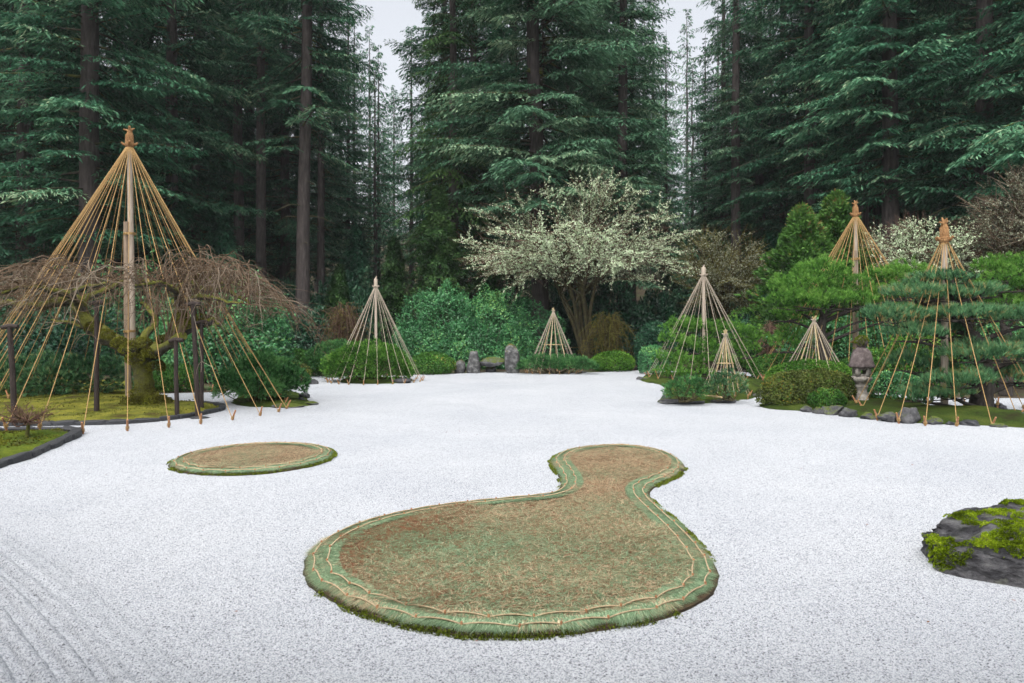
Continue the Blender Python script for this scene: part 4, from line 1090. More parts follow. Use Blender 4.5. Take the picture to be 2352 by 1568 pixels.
shrub('rhododendron', 'rhododendron mass at the left edge beyond the low pine', 60, 0, 190, 648, 'rhodo', (.15, .06), Y=30, cover=1.8, lump=.25, freq=4, depth=.5, seed=3, cat='bush', multi=[(-.3, 0, .7, .96), (.45, 0, .6, 1), (0, -.2, .8, .7)])
shrub('background_bush', 'blurred dark bush behind the golden rope cone', 250, 0, 150, 620, 'camellia', (.16, .08), Y=33, cover=1.8, lump=.25, freq=4, depth=.5, seed=4, cat='bush', multi=[(-.35, 0, .7, .9), (.4, 0, .7, 1)])
shrub('background_bush', 'tall grey green bush at far left above the twigs', 30, 0, 150, 560, 'rhodo', (.18, .08), Y=38, cover=1.6, lump=.3, freq=4, depth=.5, seed=5, cat='bush', multi=[(-.35, 0, .7, .9), (.4, 0, .7, 1), (.2, -.3, .6, .7)])

# ---- around the centre
pine_mound('clipped_pine', 'round clipped bright pine inside the pale rope cone', 848, 880, 96, 783, 'pine_green', depth=.8, L=.085, dens=210, k=9, up_n=1.6, lump=.10, seed=3, z0=.0, W=.020, lobes=[(0, 0, 1, 1, .0), (-.4, -.1, .62, .86, .0), (.42, -.05, .6, .84, .0)], lo=-.5)
pine_mound('clipped_pine', 'darker pine mound behind and left of the pale rope cone', 768, 0, 58, 778, 'pine_mid', Y=28.6, depth=.8, L=.085, dens=230, k=9, up_n=1.6, lump=.08, seed=4, z0=.0, W=.020, lo=-.3)
shrub('clipped_azalea', 'low clipped dome between the pale rope cone and the standing stones', 992, 860, 54, 808, 'azalea', (.05, .034), cover=3, lump=.06, seed=5)
shrub('camellia_bush', 'large double domed glossy camellia at the centre', 1070, 0, 155, 663, 'camellia', (.078, .044), Y=35, cover=2.5, lump=.16, freq=5, depth=.6, seed=6, cat='bush', multi=[(-.36, 0, .62, 1), (.44, 0, .54, .90), (.02, -.35, .5, .60), (.68, -.2, .38, .55), (-.72, -.15, .34, .58)], lo=-.75)
shrub('camellia_bush', 'lower dark camellia joining the big one beside the bamboo cone', 1240, 0, 62, 712, 'camellia', (.10, .055), Y=35.5, cover=2.2, lump=.15, freq=3.5, depth=.7, seed=7, cat='bush')
pine_mound('creeping_pine', 'low spreading pine under the small bamboo cone', 1280, 861, 92, 816, 'pine_mid', depth=.6, L=.10, dens=160, lump=.16, seed=6, W=.016, lobes=[(-.5, 0, .5, .95, 0), (.05, .1, .6, 1, 0), (.5, -.15, .5, .85, 0)], lo=-.2)
shrub('clipped_azalea', 'low clipped azalea right of the small bamboo cone', 1410, 853, 48, 806, 'azalea_bright', (.055, .035), cover=3, lump=.05, seed=8)
shrub('clipped_azalea', 'round grey green azalea behind the bright pine', 1505, 0, 46, 738, 'rhodo', (.07, .04), Y=33, cover=2.6, lump=.06, seed=9)
shrub('clipped_azalea', 'lower dark azalea left of the bright pine', 1500, 0, 36, 792, 'camellia', (.06, .035), Y=30.2, cover=2.8, lump=.06, seed=10)
shrub('clipped_azalea', 'grey green hedge top behind the pale cone ropes', 1700, 0, 62, 735, 'rhodo', (.07, .04), Y=34, cover=2.4, lump=.05, seed=11, depth=.5)
# ---- right
def cloud_pine(name, label, base, Y, pads, trunk, mat, L=.12, dens=120, k=16, W=.010, dz=.30, seed=0, up=.9, spread=.55, pad_depth=.8, trunk_r=.2, brown=0.0, droop=0.0):
    """a pine of flat foliage pads (centre x, y, half width, half height in picture units, depth offset)"""
    root = thing(name, label, 'pine', tuple(base))
    tp = spline(trunk, 5); mb = MB()
    tube(mb, tp, np.linspace(trunk_r, trunk_r * .35, len(tp)), 10, .5, False, .06)
    part('trunk', mb, M['bark_dark'], root, smooth=True)
    need = MB(); limbs = MB()
    for (px, py, hw, hh, oy) in pads:
        yy = Y + oy; s = yy / F; c = P(px, py, yy); rx, rz = hw * s, hh * s * 1.3; ry = rx * pad_depth
        n = int(PI * rx * ry * dens * 1.5)
        a = U(0, 2 * PI, n); r_ = np.sqrt(U(0, 1, n)); lx, ly = r_ * np.cos(a), r_ * np.sin(a)
        edge = 1 + .18 * snoise(np.stack([lx * 2 + px, ly * 2, 0 * lx], -1), 2.0, seed)
        prof = np.sqrt(np.clip(1 - r_ ** 2, 0, 1))
        lum = .35 * snoise(np.stack([lx * rx + px, ly * ry + py, 0 * lx], -1), 4.5, seed)
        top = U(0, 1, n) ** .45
        z = (prof * (top * 2 - 1) * .8 + lum * prof) * rz - droop * r_ ** 2 * rz
        q = c + np.stack([lx * rx * edge, ly * ry * edge, z], -1)
        out_ = np.stack([lx, ly, 0 * lx], -1)
        t = np.clip(.30 + .35 * top + .2 * snoise(q, 4, seed) + R.normal(0, .2, n), 0, .93)  # tufts lighter towards the pad top: self-shading put into the tint
        if brown: t = np.where((top < .3) & (U(0, 1, n) < brown), 1.0, t)
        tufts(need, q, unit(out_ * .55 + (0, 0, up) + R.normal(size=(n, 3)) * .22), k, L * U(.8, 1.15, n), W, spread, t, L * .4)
        # limb from the trunk to the pad and twigs below it
        j = np.abs(tp[:, 2] - (c[2] - .25 * abs(c[0] - base[0]) - rz)).argmin(); a0 = tp[j]
        lp = spline([a0, (a0 + c) / 2 + (0, 0, -.06), c + (0, 0, -rz * .6)], 5)
        tube(limbs, lp, np.linspace(max(.03, trunk_r * .3), .022, len(lp)), 6, .5, False, .08)
        for _ in range(9):
            a = U(0, 2 * PI); e = c + (rx * .85 * math.cos(a), ry * .85 * math.sin(a), -rz * U(.35, .7)); b = lp[-1 - R.integers(3)]
            tube(limbs, [b, (b + e) / 2 + R.normal(0, .03, 3), e], [.02, .014, .006], 4, .5, False)
    part('needles', need, M[mat], root); part('branches', limbs, M['bark_dark'], root, smooth=True)
    return root

b = G(2254, 940, .13); Yb = b[1]
tr = [b - (0, 0, .1), b + (0, 0, .25), P(2262, 870, Yb), P(2245, 800, Yb + .1), P(2215, 730, Yb + .1), P(2185, 660, Yb), P(2170, 632, Yb)]
cloud_pine('layered_pine', 'layered blue green pine with flat pads at the right edge', tuple(b), Yb,
           [(2167, 643, 62, 15, -.1), (2105, 674, 68, 19, -.15), (2185, 682, 50, 14, -.3), (2236, 672, 62, 17, .1), (2056, 727, 70, 20, -.2), (2135, 733, 50, 14, .3), (2205, 722, 66, 17, -.5), (2280, 722, 80, 20, -.1), (2352, 735, 60, 18, .1), (2106, 769, 62, 17, -.4), (2188, 762, 50, 15, .3),
            (2252, 815, 92, 22, -.4), (2330, 815, 60, 22, .0), (2088, 838, 46, 22, .2), (2150, 845, 40, 16, .4), (2208, 876, 74, 19, -.6), (2122, 908, 52, 18, -.1), (2335, 868, 50, 16, .1), (2385, 790, 60, 20, .2), (2190, 905, 40, 12, -.4)],
           tr, 'pine_blue', L=.14, dens=215, k=13, W=.013, seed=1, trunk_r=.27, brown=.3)
b = G(1898, 870, .1); b[1] = 24.6; b[0] = (1898 - HX) / F * 24.6; b[2] = .1
tr = [b - (0, 0, .1), P(1893, 800, 24.6), P(1886, 760, 24.7), P(1895, 710, 24.6), P(1905, 660, 24.6)]
cloud_pine('umbrella_pine', 'bright green umbrella shaped pine behind the stone lantern', tuple(b), 24.6,
           [(1885, 622, 62, 24, .1), (1842, 655, 70, 26, -.2), (1925, 648, 62, 26, .0), (1818, 692, 56, 26, -.4), (1880, 690, 72, 26, -.7), (1945, 690, 62, 24, -.3), (1812, 722, 40, 18, 0), (1985, 685, 44, 24, .3), (2030, 640, 50, 26, .4), (2078, 628, 66, 24, .3), (2045, 672, 56, 24, .0), (2010, 712, 46, 22, .5), (1830, 770, 46, 30, .6), (1800, 790, 34, 22, .3), (2060, 715, 50, 20, .6)],
           tr, 'pine_green', L=.14, dens=115, k=13, W=.016, seed=2, up=1.0, spread=.7, pad_depth=.9, trunk_r=.24)
b = P(1625, 872, 27.3); b[2] = .15
tr = [b, P(1612, 830, 27.4), P(1622, 790, 27.3), P(1610, 750, 27.3)]
cloud_pine('bright_pine', 'loose bright green pine under the pale rope cone right of centre', tuple(b), 27.3,
           [(1570, 752, 48, 20, 0), (1625, 758, 50, 22, .2), (1680, 760, 52, 24, .2), (1730, 778, 40, 22, .3), (1550, 785, 44, 24, -.3), (1605, 795, 46, 22, -.5), (1660, 795, 46, 22, .4), (1700, 805, 42, 22, .0), (1540, 825, 36, 22, -.6), (1585, 830, 44, 20, -.7), (1650, 828, 40, 18, -.5), (1545, 855, 40, 16, -1.0), (1600, 858, 36, 14, -.9), (1705, 838, 34, 16, .3)],
           tr, 'pine_green', L=.13, dens=110, k=12, W=.016, seed=3, up=.8, spread=.75, pad_depth=.9, trunk_r=.14)
pine_mound('dwarf_pine', 'dark green dwarf pine at the left end of the flat mossy stone', 1572, 922, 52, 862, 'pine_mid', z0=.12, depth=.7, L=.09, dens=170, lump=.16, seed=8, W=.010, lobes=[(0, 0, .8, .95, 0), (-.5, -.1, .45, .7, 0), (.5, 0, .5, .9, 0)])
pine_mound('dwarf_pine', 'blue green dwarf pine inside the smallest bamboo cone', 1672, 918, 48, 852, 'pine_blue', z0=.12, depth=.7, L=.09, dens=170, lump=.12, seed=9, W=.010, lobes=[(0, .1, .9, 1, 0), (-.45, -.1, .5, .8, 0)])
shrub('clipped_azalea', 'long dark clipped hedge behind the small bamboo cone', 1830, 0, 110, 806, 'azalea', (.045, .03), Y=26.5, cover=2.6, lump=.04, seed=12, depth=.35)
shrub('clipped_azalea', 'dark clipped hedge behind the stone lantern', 2010, 0, 110, 812, 'azalea', (.045, .03), Y=23.5, cover=2.6, lump=.05, seed=13, depth=.4)
shrub('clipped_azalea', 'bright green clipped azalea under the small bamboo cone', 1862, 0, 104, 826, 'azalea_bright', (.038, .026), Y=20.9, cover=2.8, lump=.08, seed=14, depth=.55, z0=.08)
shrub('brown_azalea', 'big yellowing brown clipped azalea in front of the lantern', 1856, 0, 118, 849, 'azalea_brown', (.036, .024), Y=17.95, cover=2.8, lump=.07, seed=15, depth=.5, z0=.06, lo=-.5, multi=[(-.38, -.1, .62, .98), (.25, .1, .7, 1), (-.72, 0, .28, .74)])
shrub('small_azalea', 'small round green azalea behind the boulder row', 1902, 938, 42, 892, 'azalea', (.03, .02), cover=2.8, lump=.06, seed=16, z0=.08)
shrub('clipped_azalea', 'dark glossy azalea right of the lantern under the ropes', 2060, 0, 72, 852, 'camellia', (.05, .03), Y=18.6, cover=2.5, lump=.08, seed=17, depth=.6, z0=.1)
shrub('background_bush', 'bright leafy bush behind the layered pine', 2120, 0, 130, 770, 'azalea_bright', (.08, .045), Y=23.0, cover=1.8, lump=.2, freq=4, seed=18, depth=.4, cat='bush')
shrub('background_bush', 'deep green bush behind the umbrella pine trunk', 1960, 0, 160, 735, 'camellia', (.09, .05), Y=28.5, cover=1.8, lump=.2, freq=4, seed=19, depth=.4, cat='bush')
shrub('background_bush', 'dark bush behind the layered pine at the right edge', 2310, 0, 150, 745, 'camellia', (.09, .05), Y=24, cover=1.8, lump=.2, freq=4, seed=20, depth=.4, cat='bush')
b = np.array([(2310 - HX) / F * 21, 21, .0])
cloud_pine('bright_pine', 'bright green pine rising behind the layered pine at right', tuple(b), 21,
           [(2285, 618, 50, 24, 0), (2335, 612, 50, 24, .2), (2310, 650, 60, 26, -.3), (2370, 655, 60, 26, 0), (2270, 668, 40, 22, .2), (2330, 695, 56, 24, -.2), (2390, 700, 60, 24, 0)],
           [b, P(2315, 800, 21), P(2305, 720, 21), P(2310, 650, 21)], 'pine_green', L=.14, dens=110, k=14, W=.014, seed=5, up=.9, spread=.75, pad_depth=.9, trunk_r=.2)

# ---- dwarf twiggy shrub on the small left bed
def dwarf_shrub():
    b = G(62, 1003, .05); s = b[1] / F; root = thing('dwarf_shrub', 'tiny bare twiggy shrub with mossy stem on the small moss bed', 'shrub', tuple(b))
    mb = MB(); tube(mb, [b - (0, 0, .05), b + (.01, 0, .12), b + (.03, 0, .24), b + (.02, 0, .30)], [.045, .034, .034, .028], 7, .5, False, .08); part('stem', mb, M['bark_moss'], root, smooth=True)
    tw = MB(); top = b + (.02, 0, .28)
    for k in range(34):
        a = U(0, 2 * PI); l = U(.25, .62); e = top + np.array([math.cos(a) * l, math.sin(a) * l * .8, U(-.02, .30)])
        p_ = spline([top, (top + e) / 2 + R.normal(0, .05, 3), e], 4); tube(tw, p_, np.linspace(.012, .004, len(p_)), 4, U(0, 1), False)
        for _ in range(7):
            i = R.integers(4, len(p_)); e2 = p_[i] + np.array([U(-.13, .13), U(-.13, .13), U(-.02, .14)]); tube(tw, [p_[i], (p_[i] + e2) / 2 + R.normal(0, .012, 3), e2], [.005, .004, .0025], 3, U(0, 1), False)
    part('twigs', tw, M['twig_red'], root)
dwarf_shrub()

# ================================================================== weeping bare tree under the tallest cone
def weeping_tree():
    Y0 = 17.7; b = G(330, 925, .12); b[1] = Y0; b[0] = (332 - HX) / F * Y0
    root = thing('weeping_tree', 'old bare weeping tree with mossy limbs under the golden ropes', 'tree', (b[0], b[1], .1))
    def Q(x, y, o=0.0): return P(x, y, Y0 + o)
    mb = MB()
    tp = spline([Q(332, 940), Q(332, 915), Q(331, 880), Q(328, 850), Q(324, 825), Q(320, 805), Q(318, 792)], 5)
    rr = np.interp(np.linspace(0, 1, len(tp)), [0, .12, .3, .55, .75, .9, 1], [.38, .31, .235, .225, .29, .38, .26])
    tube(mb, tp, rr, 18, .5, True, .045)
    for px in (298, 315, 345, 368, 380):                 # root flare
        e = Q(px, 931, U(-.5, .2)); e[2] = .06; tube(mb, spline([Q(332, 895), (Q(332, 912) + e) / 2 + (0, 0, .02), e], 4), np.linspace(.18, .06, 9), 8, .5, True, .08)
    part('trunk', mb, M['bark_moss'], root, smooth=True)
    limbs = [  # (points, start radius, end radius)
        ([Q(300, 800), Q(270, 788), Q(235, 768), Q(205, 740), Q(180, 705), Q(160, 690, .3), Q(120, 694, .5), Q(70, 702, .7), Q(20, 697, 1.0), Q(-50, 712, 1.2)], .24, .06),
        ([Q(345, 805), Q(375, 790), Q(400, 770), Q(415, 745), Q(422, 715, .2), Q(412, 690, .4)], .22, .12),
        ([Q(400, 772), Q(430, 752, -.3), Q(462, 742, -.5), Q(490, 735, -.8), Q(510, 745, -1.0)], .16, .05),
        ([Q(345, 808), Q(372, 800, -.4), Q(398, 788, -.8), Q(420, 772, -1.1)], .17, .09),
        ([Q(190, 712), Q(178, 690, -.2), Q(150, 672, -.5), Q(110, 660, -.8), Q(60, 655, -1.0), Q(10, 672, -1.2)], .12, .04),
        ([Q(180, 705), Q(200, 684, .3), Q(235, 672, .6), Q(275, 655, .9), Q(320, 640, 1.2)], .11, .05),
        ([Q(412, 692, .4), Q(420, 668, .2), Q(440, 655, 0), Q(470, 668, -.3), Q(520, 672, -.6), Q(575, 700, -.9)], .14, .035),
        ([Q(418, 680), Q(395, 668, .4), Q(365, 655, .8), Q(330, 650, 1.2), Q(290, 640, 1.6)], .11, .04),
        ([Q(440, 658), Q(455, 635, .3), Q(490, 628, .6), Q(540, 645, .9), Q(590, 672, 1.2)], .10, .03),
        ([Q(425, 690, -.2), Q(460, 682, -.9), Q(510, 690, -1.4), Q(560, 698, -1.8)], .09, .03),
        ([Q(320, 795), Q(330, 770, .4), Q(352, 745, .8), Q(345, 715, 1.0), Q(320, 700, 1.3)], .12, .05),
        ([Q(240, 772), Q(215, 755, .8), Q(180, 745, 1.6), Q(120, 735, 2.4)], .10, .04),
        ([Q(412, 692), Q(440, 672, 1.0), Q(480, 655, 1.9), Q(530, 650, 2.6)], .10, .04),
        ([Q(165, 692), Q(130, 670, 1.0), Q(90, 650, 1.8), Q(40, 640, 2.4)], .09, .035),
        ([Q(412, 695), Q(398, 672, -1.0), Q(360, 655, -1.8), Q(310, 660, -2.3)], .09, .035),
        ([Q(180, 700), Q(170, 672, -1.0), Q(200, 655, -1.7), Q(250, 648, -2.2)], .09, .035)]
    src = []
    for pts, r0, r1 in limbs:
        p_ = spline(pts, 6); n = len(p_)
        p_ = p_ + np.cumsum(R.normal(0, .012, p_.shape), 0) * .6 + .035 * snoise(p_, 4)[:, None] * np.array([.3, .3, 1])
        mb = MB(); tube(mb, p_, np.linspace(r0, r1, n) * (1 + .12 * snoise(p_, 5, 1)), 10, .5, True, .05)
        part('limb', mb, M['bark_moss'], root, smooth=True)
        src += [(q, n) for q in p_[n // 3:]]
    # moss cushions on the fork and limbs
    mo = MB()
    for px, py, w, o in [(300, 800, .26, -.25), (325, 790, .28, -.2), (310, 825, .22, -.38), (345, 812, .2, -.35), (360, 842, .2, -.2), (275, 788, .2, -.15), (240, 768, .2, -.12), (215, 750, .18, -.1), (462, 738, .26, -.6), (440, 745, .2, -.45), (400, 760, .2, -.15), (380, 780, .18, -.2), (415, 730, .2, -.1),
                         (332, 905, .34, -.25), (320, 922, .3, -.5), (350, 925, .34, -.45), (300, 928, .25, -.4), (375, 922, .25, -.2), (445, 638, .14, 0), (480, 645, .12, .2)]:
        q, nr = dome(900, Q(px, py, o), (w, w * .8, w * .62), .2, 6, int(px), -.7, (.85, 1))
        leaf_quads(mo, q, unit(nr + R.normal(size=q.shape) * .5), rand_dirs(len(q)), U(.03, .055, len(q)), U(.02, .035, len(q)), np.clip(.35 + .3 * snoise(q, 5) + U(-.25, .25, len(q)), 0, 1))
    part('moss_cushions', mo, M.setdefault('moss_tree', leaf_mat('moss_tree', [(0, (.05, .045, .01)), (.5, (.13, .13, .02)), (1, (.21, .23, .03))], .9, .25, .05, .1)), root)
    # drooping twigs: each arches up off a limb, out, and down
    tw = MB(); xs = [-40, 60, 150, 250, 330, 400, 450, 510, 570, 625, 665]; ys = [655, 618, 602, 606, 606, 588, 580, 590, 618, 660, 725]
    c0 = Q(300, 720)
    nb = 370
    for k in range(nb):
        q = src[R.integers(len(src))][0]
        a = U(0, 2 * PI); dv = np.array([math.cos(a), math.sin(a), 0]) + unit((q - c0) * (1, 1, 0)) * .9; dv = unit(dv)
        l = U(.7, 2.1)
        px = HX + (q[0] + dv[0] * l * .5) / (q[1] + dv[1] * l * .5) * F
        zt_ = CAM_H - (np.interp(px, xs, ys) + U(-22, 28) - HY) / F * Y0 - .10 * abs(q[1] - Y0) ** 1.3
        rise = min(max(zt_ - q[2], -.05), 1.35)
        drop = U(.3, 1.0) * l * .75
        m1 = q + dv * l * .35 + (0, 0, rise * .95); m2 = q + dv * l * .75 + (0, 0, rise * .85 - drop * .25); e = q + dv * l * 1.05 + (0, 0, rise * .6 - drop)
        e[2] = max(e[2], .9)
        p_ = spline([q, m1, m2, e], 4) + R.normal(0, .018, (13, 3)); n = len(p_)
        col = np.clip(R.normal(.5, .22), 0, 1)
        tube(tw, p_, np.linspace(U(.010, .018), .004, n), 4, col, False)
        for _ in range(R.integers(5, 10)):                # hanging side twigs
            i = R.integers(3, n); ll = U(.3, 1.0); w = dv * U(-.1, .55) + R.normal(0, .35, 3) * (1, 1, .2)
            e2 = p_[i] + w * ll * 1.2 + (0, 0, -ll * U(.1, .62)); e2[2] = max(e2[2], .8)
            mid = p_[i] + w * ll * .55 + (0, 0, -ll * .06)
            tube(tw, [p_[i], mid, (mid + e2) / 2 + R.normal(0, .02, 3), e2], [.0065, .0055, .0045, .0025], 3, np.clip(col + U(-.25, .25), 0, 1), False)
    part('drooping_twigs', tw, M['twig'], root)
weeping_tree()

# ================================================================== lichen-covered bare trees
def lichen_tree(name, label, base, Y, env, n_main, lich_mat, dens=1.0, twig_mat='twig_red', seed=1, trunk_r=.2, stems_n=5, fork=.18, clump=.10, flat=.55, ylo=None):
    """several mossy stems fanning into long, level, layered sprays; env = centre x, y, half width, half height (picture units), depth radius (m)"""
    cx, cy, hw, hh, dr = env; s = Y / F; C_ = P(cx, cy, Y); base = np.asarray(base, float)
    root = thing(name, label, 'tree', tuple(base))
    H = C_[2] + hh * s; rx, rz = hw * s, hh * s
    st = MB(); br = MB(); tw = MB(); li = MB(); hub = []
    for k in range(stems_n):
        a = U(0, 2 * PI); e = C_ + np.array([math.cos(a) * rx * U(.12, .4), math.sin(a) * dr * U(.1, .4), rz * U(-.45, .35)])
        b0 = base + R.normal(0, .12, 3) * (1, 1, 0)
        p_ = spline([b0 - (0, 0, .1), b0 + (e - b0) * .35 + R.normal(0, .15, 3), b0 + (e - b0) * .7 + R.normal(0, .2, 3), e], 5)
        tube(st, p_, np.linspace(trunk_r, trunk_r * .25, len(p_)), 7, .5, False, .06); hub += list(p_[len(p_) // 2:])
    hub = np.array(hub)
    for k in range(n_main):
        h = hub[R.integers(len(hub))]
        a = U(0, 2 * PI); el = [-.62, -.48, -.32, -.14, .04, .22, .42, .66, .9][R.integers(9)] + R.normal(0, .03)
        wf = math.sqrt(1 - min(.95, el * el)) if el > 0 else 1 - .22 * abs(el)
        tgt = C_ + np.array([math.cos(a) * rx * wf * U(.7, 1.08), math.sin(a) * dr * wf, el * rz])
        if ylo is not None and tgt[2] < ylo: tgt[2] = ylo + U(0, .4)
        v = tgt - h; mid = h + v * .5 + (0, 0, U(.0, .22) * np.linalg.norm(v) * flat)
        p_ = spline([h, mid, tgt], 7) + R.normal(0, .035, (15, 3)); n = len(p_)
        tube(br, p_, np.linspace(.05, .012, n), 5, .5, False, .05)
        L = np.linalg.norm(v)
        for i in range(4, n):
            for _ in range(3):
                d_ = unit(unit(p_[min(i + 1, n - 1)] - p_[i - 1]) + R.normal(size=3) * (.62, .62, .13)); l = U(.3, 1.0) * min(1.4, .5 + L * .18)
                e = p_[i] + d_ * l + (0, 0, -.05 * l)
                tube(tw, [p_[i], (p_[i] + e) / 2 + R.normal(0, .03, 3), e + d_ * .35], [.015, .011, .005], 3, U(0, 1), False)
                m = int(l * 15 * dens * U(.2, 1.5))
                if m < 1: continue
                u = U(.05, 1, m); q = p_[i] + (e - p_[i]) * u[:, None] + R.normal(0, .028, (m, 3))
                for rep in range(2):
                    leaf_quads(li, q + R.normal(0, .02, q.shape), unit(R.normal(size=q.shape) + (0, 0, .3)), rand_dirs(m), clump * U(.45, 1.1, m), clump * U(.35, .7, m), np.clip(.5 + R.normal(0, .24, m), 0, 1))
    part('stem', st, M['bark_moss2'], root, smooth=True); part('branches', br, M['bark_moss2'], root, smooth=True)
    part('twigs', tw, M[twig_mat], root); o = part('lichen', li, M[lich_mat], root)
    return root
b = P(1352, 812, 35.5); b[2] = .05
lichen_tree('lichen_tree', 'broad bare tree frosted with pale lichen behind the centre shrubs', b, 35.5, (1325, 560, 245, 128, 4.6), 92, 'lichen', .95, seed=1, trunk_r=.13, stems_n=9, ylo=2.6, clump=.095)
b = P(1660, 800, 38); b[2] = .1
lichen_tree('lichen_tree', 'thinner olive lichen tree behind the pale rope cone', b, 38, (1655, 635, 105, 95, 2.2), 55, 'lichen_dim', .55, 'moss_twig', seed=2, trunk_r=.12, stems_n=7)
b = P(2150, 800, 31); b[2] = .1
lichen_tree('lichen_tree', 'pale lichen tree between the two golden rope cones', b, 31, (2110, 590, 120, 75, 2.4), 48, 'lichen', .9, seed=3, trunk_r=.13, stems_n=7)
b = P(2340, 800, 29); b[2] = .1
lichen_tree('lichen_tree', 'grey bare tree with sparse lichen at the upper right edge', b, 29, (2330, 525, 105, 110, 2.4), 55, 'lichen_dim', .5, 'twig', seed=4, trunk_r=.15, stems_n=7)
# mossy drooping shrub under the lichen tree, and other bare shrubs
def twig_shrub(name, label, px, base, hw, top, Y, mat, n=120, leaf=None):
    s = Y / F; b = P(px, base, Y); b[2] = max(0, terrain_z(b[:1], b[1:2])[0]); h = CAM_H - (top - HY) * s - b[2]
    root = thing(name, label, 'shrub', tuple(b)); st = MB(); tw = MB(); lf = MB()
    for k in range(n):
        a = U(0, 2 * PI); l = U(.3, 1) * hw * s
        e = b + np.array([math.cos(a) * l, math.sin(a) * l * .7, h * U(.15, .7)]); m = b + np.array([math.cos(a) * l * .45, math.sin(a) * l * .3, h * U(.75, 1.05)])
        p_ = spline([b + R.normal(0, .08, 3) * (1, 1, 0), (b + m) / 2 + R.normal(0, .06, 3), m, e], 4)
        tube(st if k < 14 else tw, p_, np.linspace(.04 if k < 14 else .016, .006, len(p_)), 4, U(0, 1), False)
        for _ in range(9):
            i = R.integers(4, len(p_)); ll = U(.2, .55); d_ = R.normal(size=3) * (.7, .7, .3) + (0, 0, -.25); e2 = p_[i] + d_ * ll
            tube(tw, [p_[i], (p_[i] + e2) / 2 + R.normal(0, .02, 3), e2], [.010, .008, .005], 3, U(0, 1), False)
            mm = 6; u = U(0, 1, mm)[:, None]
            if leaf: leaf_quads(lf, p_[i] + (e2 - p_[i]) * u + R.normal(0, .02, (mm, 3)), R.normal(size=(mm, 3)), rand_dirs(mm), U(.04, .08, mm), U(.02, .04, mm), U(0, 1, mm))
    part('stem', st, M['bark_moss2'], root); part('twigs', tw, M[mat], root)
    if leaf: part('moss_tufts', lf, M[leaf], root)
twig_shrub('mossy_shrub', 'olive brown drooping shrub below the lichen tree', 1395, 812, 88, 722, 33.8, 'moss_twig', 64, 'moss_twig')
twig_shrub('bare_shrub', 'russet bare shrub behind the pale rope cone at left', 790, 800, 75, 702, 31.5, 'twig_red', 90, 'moss_twig')
twig_shrub('bare_shrub', 'reddish bare shrub left of the umbrella pine', 1775, 815, 45, 745, 29.5, 'twig_red', 70)
twig_shrub('bare_shrub', 'tangled brown bare shrub at far left behind the ropes', 110, 800, 150, 575, 36, 'twig', 120, 'moss_twig')

# ================================================================== conifers
def bough(L, style, rg):
    """one branch along +X, unit droop left to the caller: card arrays (p, d, n, len, wid, tint offset)"""
    Pp, D, N, LL, WW, T = [], [], [], [], [], []
    step = .18 if style != 'far' else .5
    for x in np.arange(.14 * L + .15, L, step):
        for sd in (-1, 1):
            l = (.42 * L * (1 - x / L) ** .75 + .25) * rg.uniform(.55, 1.1)
            l = min(l, 1.7)
            ang = rg.uniform(.75, 1.15) * sd; dx, dy = math.cos(ang), math.sin(ang)
            cs = .12 if style != 'far' else .36
            k = max(2, int(l / cs)); u = (np.arange(k) + rg.uniform(0, 1, k)) / k * l
            hang = -.30 * u ** 1.4 if style == 'fir' else -.42 * u ** 1.4
            p = np.stack([x + dx * u, dy * u, hang + rg.normal(0, .03, k)], -1)
            yaw = ang + rg.normal(0, .55, k)
            dz = rg.normal(-.45, .35, k) if style == 'fir' else rg.normal(-.9, .35, k)
            Pp.append(p); D.append(np.stack([np.cos(yaw), np.sin(yaw), dz], -1))
            N.append(np.stack([rg.normal(0, .7, k), rg.normal(0, .7, k), np.ones(k)], -1))
            f = 1.0 if style != 'far' else 1.9
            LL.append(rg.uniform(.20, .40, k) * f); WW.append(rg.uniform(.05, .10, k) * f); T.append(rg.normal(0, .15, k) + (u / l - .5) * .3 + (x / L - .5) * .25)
    return [np.concatenate(a) for a in (Pp, D, N, LL, WW, T)]

_rg = np.random.default_rng(11)
BOUGHS = {(st, L): [bough(L, st, _rg) for _ in range(3)] for st in ('fir', 'cedar', 'far') for L in (1.5, 2.5, 3.6, 4.8, 6.2)}

